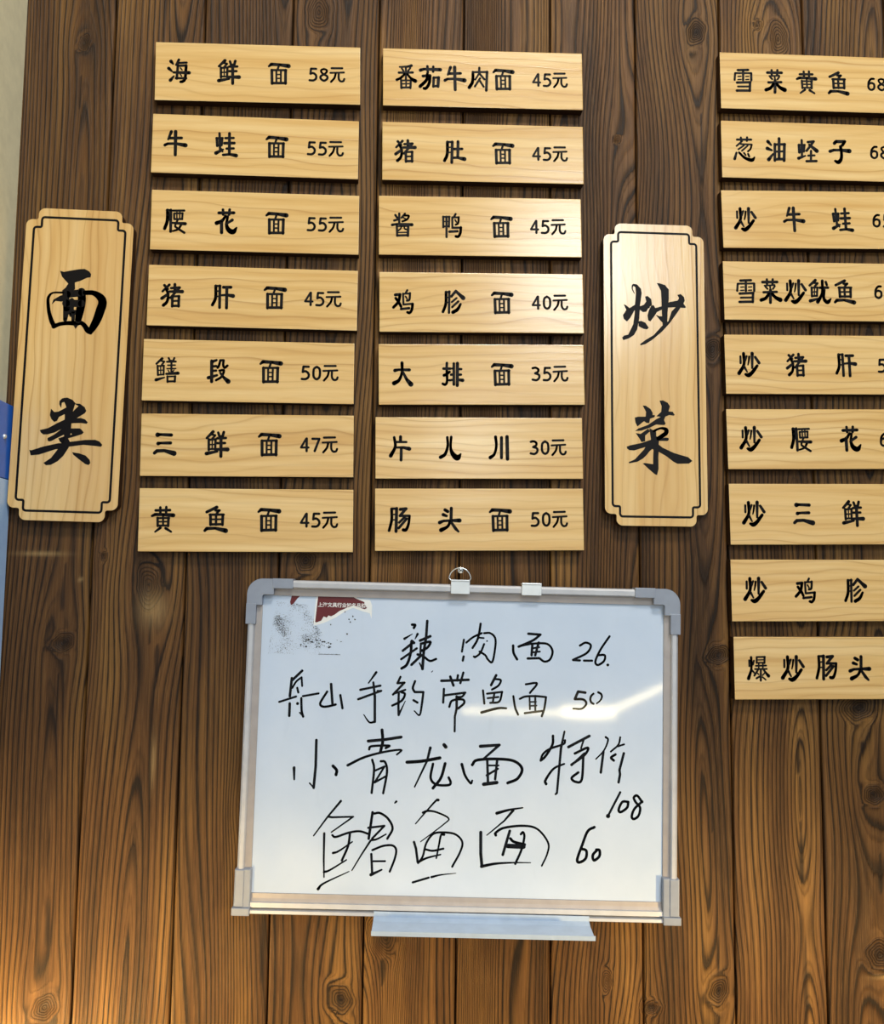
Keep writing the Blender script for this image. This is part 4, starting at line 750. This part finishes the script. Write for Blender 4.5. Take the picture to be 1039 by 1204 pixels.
def heading(pose, key, label):
    cx, cz, a, w, h = pose
    root = empty('heading_board', (cx, -0.0165, cz), label, 'heading board')
    root.rotation_euler = (0, a, 0)
    rad = [9, 9, 3, 9, 9, 3, 9, 9, 3, 9, 9, 3]
    q = fillet(notched(w / 2, h / 2, 0.0165, 0.0165), [r * 1e-3 for r in rad])
    b = bmesh.new()
    prism(b, q, 0.0, 0.016)
    eds = [e for e in b.edges if len(e.link_faces) == 2 and e.calc_face_angle() > 1.2 and abs(e.verts[0].co.y) < 1e-6 and abs(e.verts[1].co.y) < 1e-6]
    bmesh.ops.bevel(b, geom=eds, offset=0.0012, segments=2, affect='EDGES', profile=0.5)
    shaded_sides(obj('board', b, M_PINE_V, root))
    rad = [4, 4, 2, 4, 4, 2, 4, 4, 2, 4, 4, 2]
    ln = fillet(notched(w / 2 - 0.0110, h / 2 - 0.0130, 0.0105, 0.0145), [r * 1e-3 for r in rad], 4)
    b = bmesh.new()
    n = len(ln)
    hwid = 0.0016
    nr = []
    for i in range(n):
        d = (Vector(ln[(i + 1) % n]) - Vector(ln[i - 1])).normalized()
        nr.append(Vector((-d.y, d.x)))
    for i in range(n):
        j = (i + 1) % n
        if (Vector(ln[i]) - Vector(ln[j])).length < 1e-7:
            continue
        prism(b, [tuple(Vector(ln[i]) - nr[i] * hwid), tuple(Vector(ln[j]) - nr[j] * hwid), tuple(Vector(ln[j]) + nr[j] * hwid), tuple(Vector(ln[i]) + nr[i] * hwid)], -0.0002, 0.0003, True)
    obj('border_line', b, M_PAINT, root)['label'] = 'black carved border line with stepped corners'
    for (k, ch), t in BIG.items():
        if k == key:
            b = bmesh.new()
            add_strokes(b, t)
            obj('carved_character', b, M_PAINT, root)


heading((-0.4503, 0.3094, 0.01477, 0.1482, 0.4403), 'L', 'tall notched pine board carved with large black 面类, left of the plaques')
heading((0.3716, 0.3148, 0.0, 0.1479, 0.4413), 'R', 'tall notched pine board carved with large black 炒菜, beside the right column')

# ------------------------------------------------------------------ whiteboard
WX, WZ, RX, RY, RZ, IW, IH = 0.09467, -0.21094, 0.00398, 0.01546, -0.04393, 0.55165, 0.39639
wb = empty('whiteboard', (WX, -0.026, WZ), 'framed whiteboard hung on the planks with handwritten black noodle prices', 'whiteboard')
wb.rotation_euler = (RX, RY, RZ)
hx, hz = IW / 2, IH / 2
OX, OT, OB = 0.2945, 0.2195, 0.2225          # outer half width, top and bottom reach
bm = bmesh.new(); box(bm, -hx - 0.012, hx + 0.012, 0.0, 0.009, -hz - 0.012, hz + 0.012)
panel = obj('panel', bm, M_BOARD, wb)


def rail(name, prof, p0, p1, out, parent, mats):
    """extrude a (distance outwards, y) profile from p0 to p1 (x,z); out = outward unit vector"""
    b = bmesh.new()
    rings = []
    for p in (p0, p1):
        rings.append([b.verts.new((p[0] + out[0] * d, y, p[1] + out[1] * d)) for d, y in prof])
    n = len(prof)
    for i in range(n):
        b.faces.new([rings[0][i], rings[0][(i + 1) % n], rings[1][(i + 1) % n], rings[1][i]])
    b.faces.new(rings[0])
    b.faces.new(list(reversed(rings[1])))
    bmesh.ops.recalc_face_normals(b, faces=b.faces[:])
    o = obj(name, b, mats[0], parent)
    o.data.materials.append(mats[1])
    for pl in o.data.polygons:
        c = sum((o.data.vertices[v].co for v in pl.vertices), Vector()) / len(pl.vertices)
        d = (c.x - p0[0]) * out[0] + (c.z - p0[1]) * out[1]
        if d < prof[3][0]:
            pl.material_index = 1
    return o


def prof(w):
    f = w * 0.46
    return [(0, 0.009), (0, -0.0025), (f * 0.55, -0.0032), (f, -0.0040), (f + 0.0006, -0.0075), (f + 0.002, -0.0092), (w - 0.0035, -0.0096), (w - 0.001, -0.0078), (w, -0.004), (w, 0.009)]


tw, sw, bw = OT - hz, OX - hx, OB - hz
rail('frame_rail', prof(tw), (-OX + 0.022, hz), (OX - 0.022, hz), (0, 1), wb, (M_ALU, M_ALU_IN))
rail('frame_rail', prof(sw), (-hx, -hz - 0.02), (-hx, hz + 0.001), (-1, 0), wb, (M_ALU, M_ALU_IN))
rail('frame_rail', prof(sw), (hx, -hz - 0.02), (hx, hz + 0.001), (1, 0), wb, (M_ALU, M_ALU_IN))
pb = [(0, 0.009), (0, -0.0025), (0.006, -0.0032), (0.0100, -0.0045), (0.0105, -0.008), (0.0165, -0.0086), (0.0175, -0.002), (0.0190, -0.002), (0.0196, -0.0110), (bw - 0.001, -0.0115), (bw, -0.010), (bw, 0.009)]
rail('frame_rail', pb, (-OX + 0.004, -hz), (OX - 0.004, -hz), (0, -1), wb, (M_ALU, M_ALU_IN))['label'] = 'lower frame rail with a grooved ledge'

for sx in (-1, 1):
    # top corners: rounded L shaped cover with two sleeves
    b = bmesh.new()
    ox, oz = OX + 0.0015, OT + 0.0012
    ell = [(ox, oz), (ox - 0.036, oz), (ox - 0.036, hz + 0.001), (hx - 0.0005, hz + 0.001), (hx - 0.0005, oz - 0.036), (ox, oz - 0.036)]
    ell = fillet(ell, [0.021, 0.0012, 0.001, 0.003, 0.001, 0.0012], 8)
    prism(b, [(p[0] * sx, p[1]) for p in ell], -0.0104, 0.0095)
    cap = obj('corner_cap', b, M_CAP, wb)
    cap['label'] = 'grey plastic corner cap, rounded'
    b = bmesh.new()
    box(b, min(sx * (ox - 0.062), sx * (ox - 0.034)), max(sx * (ox - 0.062), sx * (ox - 0.034)), -0.0112, 0.0098, oz - 0.0130, oz + 0.0006, 0.0008)
    obj('sleeve', b, M_CAP, cap)
    b = bmesh.new()
    box(b, min(sx * (ox - 0.0130), sx * (ox + 0.0006)), max(sx * (ox - 0.0130), sx * (ox + 0.0006)), -0.0112, 0.0098, oz - 0.062, oz - 0.034, 0.0008)
    obj('sleeve', b, M_CAP, cap)
    # bottom corners: square cover with a stepped foot
    b = bmesh.new()
    xa, xb = sorted((sx * (hx - 0.0012), sx * (OX + 0.0018)))
    box(b, xa, xb, -0.0108, 0.0098, -OB + 0.007, -hz + 0.033, 0.0012)
    cap = obj('corner_cap', b, M_CAP, wb)
    cap['label'] = 'grey plastic lower corner cap'
    b = bmesh.new()
    xa, xb = sorted((sx * (hx - 0.0016), sx * (OX + 0.0034)))
    box(b, xa, xb, -0.0150, 0.0100, -OB - 0.0015, -OB + 0.0085, 0.0012)
    obj('foot', b, M_CAP, cap)
    b = bmesh.new()
    xa, xb = sorted((sx * (hx + 0.0075), sx * (OX + 0.0006)))
    box(b, xa, xb, -0.0122, 0.0, -OB + 0.009, -hz + 0.0325, 0.0010)
    obj('sleeve', b, M_CAP, cap)

# marker tray clipped below the bottom rail
b = bmesh.new()
tx0, tx1, tz = -0.110, 0.176, -OB + 0.004
prof_t = [(-0.0116, tz + 0.003), (-0.0116, tz - 0.0035), (-0.020, tz - 0.0065), (-0.050, tz - 0.0085), (-0.056, tz - 0.0078), (-0.058, tz - 0.0045), (-0.0590, tz - 0.0046),
          (-0.0585, tz - 0.0105), (-0.050, tz - 0.0112), (-0.020, tz - 0.0092), (-0.0100, tz - 0.006), (-0.0100, tz + 0.003)]
rg = [[b.verts.new((x, y, zz)) for y, zz in prof_t] for x in (tx0, tx1)]
n = len(prof_t)
for i in range(n):
    b.faces.new([rg[0][i], rg[0][(i + 1) % n], rg[1][(i + 1) % n], rg[1][i]])
b.faces.new(rg[0]); b.faces.new(list(reversed(rg[1])))
bmesh.ops.recalc_face_normals(b, faces=b.faces[:])
obj('marker_tray', b, M_TRAY, wb)['label'] = 'empty pale marker tray along the lower edge'


def clip(xa, xb, top, bot):
    b = bmesh.new()
    box(b, xa, xb, -0.0122, -0.0100, bot, top - 0.001, 0.0005)
    box(b, xa, xb, -0.0132, 0.0100, top - 0.0026, top, 0.0009)
    return obj('hanging_clip', b, M_CLIP, wb)


c1 = clip(-0.0185, 0.0072, OT + 0.0065, OT - 0.0130)
c1['label'] = 'white metal hanging clip with wire ring'
c2 = clip(0.0785, 0.1055, OT + 0.0045, OT - 0.0125)
c2['label'] = 'white metal clip without a ring'
cu = bpy.data.curves.new('ring', 'CURVE')
cu.dimensions = '3D'
cu.bevel_depth = 0.0010
cu.bevel_resolution = 3
sp = cu.splines.new('POLY')
pts = [(-0.0135, OT + 0.0045), (-0.0185, OT + 0.0055)]
for i in range(17):
    t = math.radians(172 - i * 164 / 16)
    pts.append((-0.0060 + 0.0152 * math.cos(t), OT + 0.0065 + 0.0165 * math.sin(t)))
pts += [(0.0070, OT + 0.0055), (0.0022, OT + 0.0045)]
sp.points.add(len(pts) - 1)
for p_, (x_, z_) in zip(sp.points, pts):
    p_.co = (x_, -0.0005, z_, 1)
tmp = bpy.data.objects.new('tmp', cu)
COL.objects.link(tmp)
bpy.context.view_layer.update()
me = bpy.data.meshes.new_from_object(tmp)
bpy.data.objects.remove(tmp)
me.materials.append(M_STEEL)
for pl in me.polygons:
    pl.use_smooth = True
o = bpy.data.objects.new('ring', me)
COL.objects.link(o)
o.parent = c1
o['label'] = 'bent wire ring looped over the screw'

# handwriting, one mesh per written line
HLAB = ['handwritten 辣肉面 26.', 'handwritten 舟山手钓带鱼面 50', 'handwritten 小青龙面 特价', 'handwritten 108', 'handwritten 鲳鱼面 60']
for t, lab in zip(HAND, HLAB):
    b = bmesh.new()
    add_strokes(b, t, yf=-0.00012, yb=0.0002, bold=1.22)
    obj('handwriting', b, M_INK, panel)['label'] = lab

# torn sticker and its residue in the upper left corner of the panel
def flat(name, mat, polys, yf, label, parent):
    b = bmesh.new()
    for q in polys:
        prism(b, [(x / 1000, z / 1000) for x, z in q], yf, 0.0002)
    o = obj(name, b, mat, parent)
    o['label'] = label
    return o


st = flat('torn_sticker', M_WHITEPAPER, [[(-203.1, 198.0), (-151.7, 198.0), (-128.8, 194.5), (-126.0, 187.8), (-126.2, 169.4), (-129.0, 176.8), (-138.4, 179.1), (-152.0, 183.6), (-162.0, 179.2), (-175.1, 170.0), (-191.6, 162.0), (-204.9, 158.1), (-205.4, 162.3)]],
          -0.00012, 'torn white and red sticker remnant', panel)
flat('red_print', M_RED, [[(-200.6, 198.2), (-179.5, 198.2), (-151.7, 198.2), (-147.4, 196.0), (-137.1, 192.2), (-135.3, 187.6), (-133.1, 183.9), (-135.9, 182.2), (-141.9, 183.7), (-147.0, 185.6), (-152.1, 186.3), (-158.8, 184.4), (-166.2, 180.9), (-170.4, 179.1), (-176.9, 173.9), (-181.9, 171.3), (-185.3, 172.5), (-187.7, 169.4), (-191.9, 171.0), (-195.1, 165.1), (-201.7, 162.4), (-203.4, 163.2)],
                          [(-236.8, 198.2), (-225.3, 198.2), (-229.0, 194.3), (-233.8, 187.5), (-237.6, 184.9), (-238.8, 189.9)]], -0.00022, 'dark red printed scraps', st)
fc = bpy.data.curves.new('sticker_lettering', 'FONT')
fc.body = '上海文具行业知名品牌'
fc.size = 0.0066
fc.offset = 0.00012
fc.extrude = 0.0
fo = bpy.data.objects.new('tmp', fc)
COL.objects.link(fo)
bpy.context.view_layer.update()
me = bpy.data.meshes.new_from_object(fo)
bpy.data.objects.remove(fo)
me.materials.append(M_WHITEPAPER)
o = bpy.data.objects.new('sticker_lettering', me)
COL.objects.link(o)
o.parent = st
o.location = (-0.2005, -0.00032, 0.1845)
o.rotation_euler = (math.pi / 2, 0, 0)
o['label'] = 'small white lettering 上海文具行业'
b = bmesh.new()
v = [b.verts.new((x / 1000, -0.00006, z / 1000)) for x, z in ((-266, 119), (-196, 118), (-190, 145), (-203, 160), (-214, 186), (-258, 190))]
b.faces.new(v)
obj('sticker_residue', b, M_SPECK, panel)['label'] = 'grey speckled glue residue'
b = bmesh.new()
rr = random.Random(7)
for _ in range(46):      # broken dark flecks of print left along the lower edge
    x_ = rr.uniform(-222, -166) if rr.random() < 0.7 else rr.uniform(-205, -180)
    z_ = rr.uniform(128, 139) if rr.random() < 0.8 else rr.uniform(126, 141)
    s_ = rr.uniform(0.5, 1.9)
    prism(b, [((x_ + s_ * rr.uniform(.5, 1.3) * math.cos(k * 1.257)) / 1000, (z_ + .7 * s_ * rr.uniform(.5, 1.2) * math.sin(k * 1.257)) / 1000) for k in range(5)], -0.00010, 0.0001)
for k in range(26):
    x_ = -197 + k * 1.15
    prism(b, [(x_ / 1000, .1190), ((x_ + rr.uniform(.5, 1.1)) / 1000, .1190), ((x_ + .8) / 1000, .1190 + rr.uniform(.0006, .0016)), (x_ / 1000, .1200)], -0.00010, 0.0001)
for x_, z_ in ((-157, 168), (-152, 172), (-149, 168), (-155, 164), (-159, 148), (-182, 160), (-163, 178)):
    prism(b, [((x_ + rr.uniform(.6, 1.4) * math.cos(k * 1.05)) / 1000, (z_ + rr.uniform(.8, 1.8) * math.sin(k * 1.05)) / 1000) for k in range(6)], -0.00010, 0.0001)
b.normal_update()
fl = obj('print_flecks', b, M_DARK, panel)
tag(fl, 'broken dark flecks of old print', kind='stuff')

# ------------------------------------------------------------------ screw holding the ring
b = bmesh.new()
bmesh.ops.create_cone(b, cap_ends=True, segments=16, radius1=0.0019, radius2=0.0019, depth=0.028, matrix=Matrix.Translation((0, 0.0, 0)) @ Matrix.Rotation(math.pi / 2, 4, 'X'))
sc = empty('screw', (0.0930, -0.0120, 0.0285), 'small silver cross-head screw in the planks holding the whiteboard ring', 'screw')
obj('shank', b, M_STEEL, sc)
b = bmesh.new()
bmesh.ops.create_uvsphere(b, u_segments=24, v_segments=12, radius=0.0046)
for v_ in b.verts:
    v_.co.y = v_.co.y * 0.45 if v_.co.y < 0 else 0.0
h = obj('head', b, M_STEEL, sc, True)
h.location = (0, -0.0140, 0)
b = bmesh.new()
box(b, -0.0026, 0.0026, -0.0026, 0.0, -0.0005, 0.0005)
box(b, -0.0005, 0.0005, -0.0026, 0.0, -0.0026, 0.0026)
o = obj('cross_recess', b, M_DARK, h)
o.rotation_euler = (0, 0.6, 0)
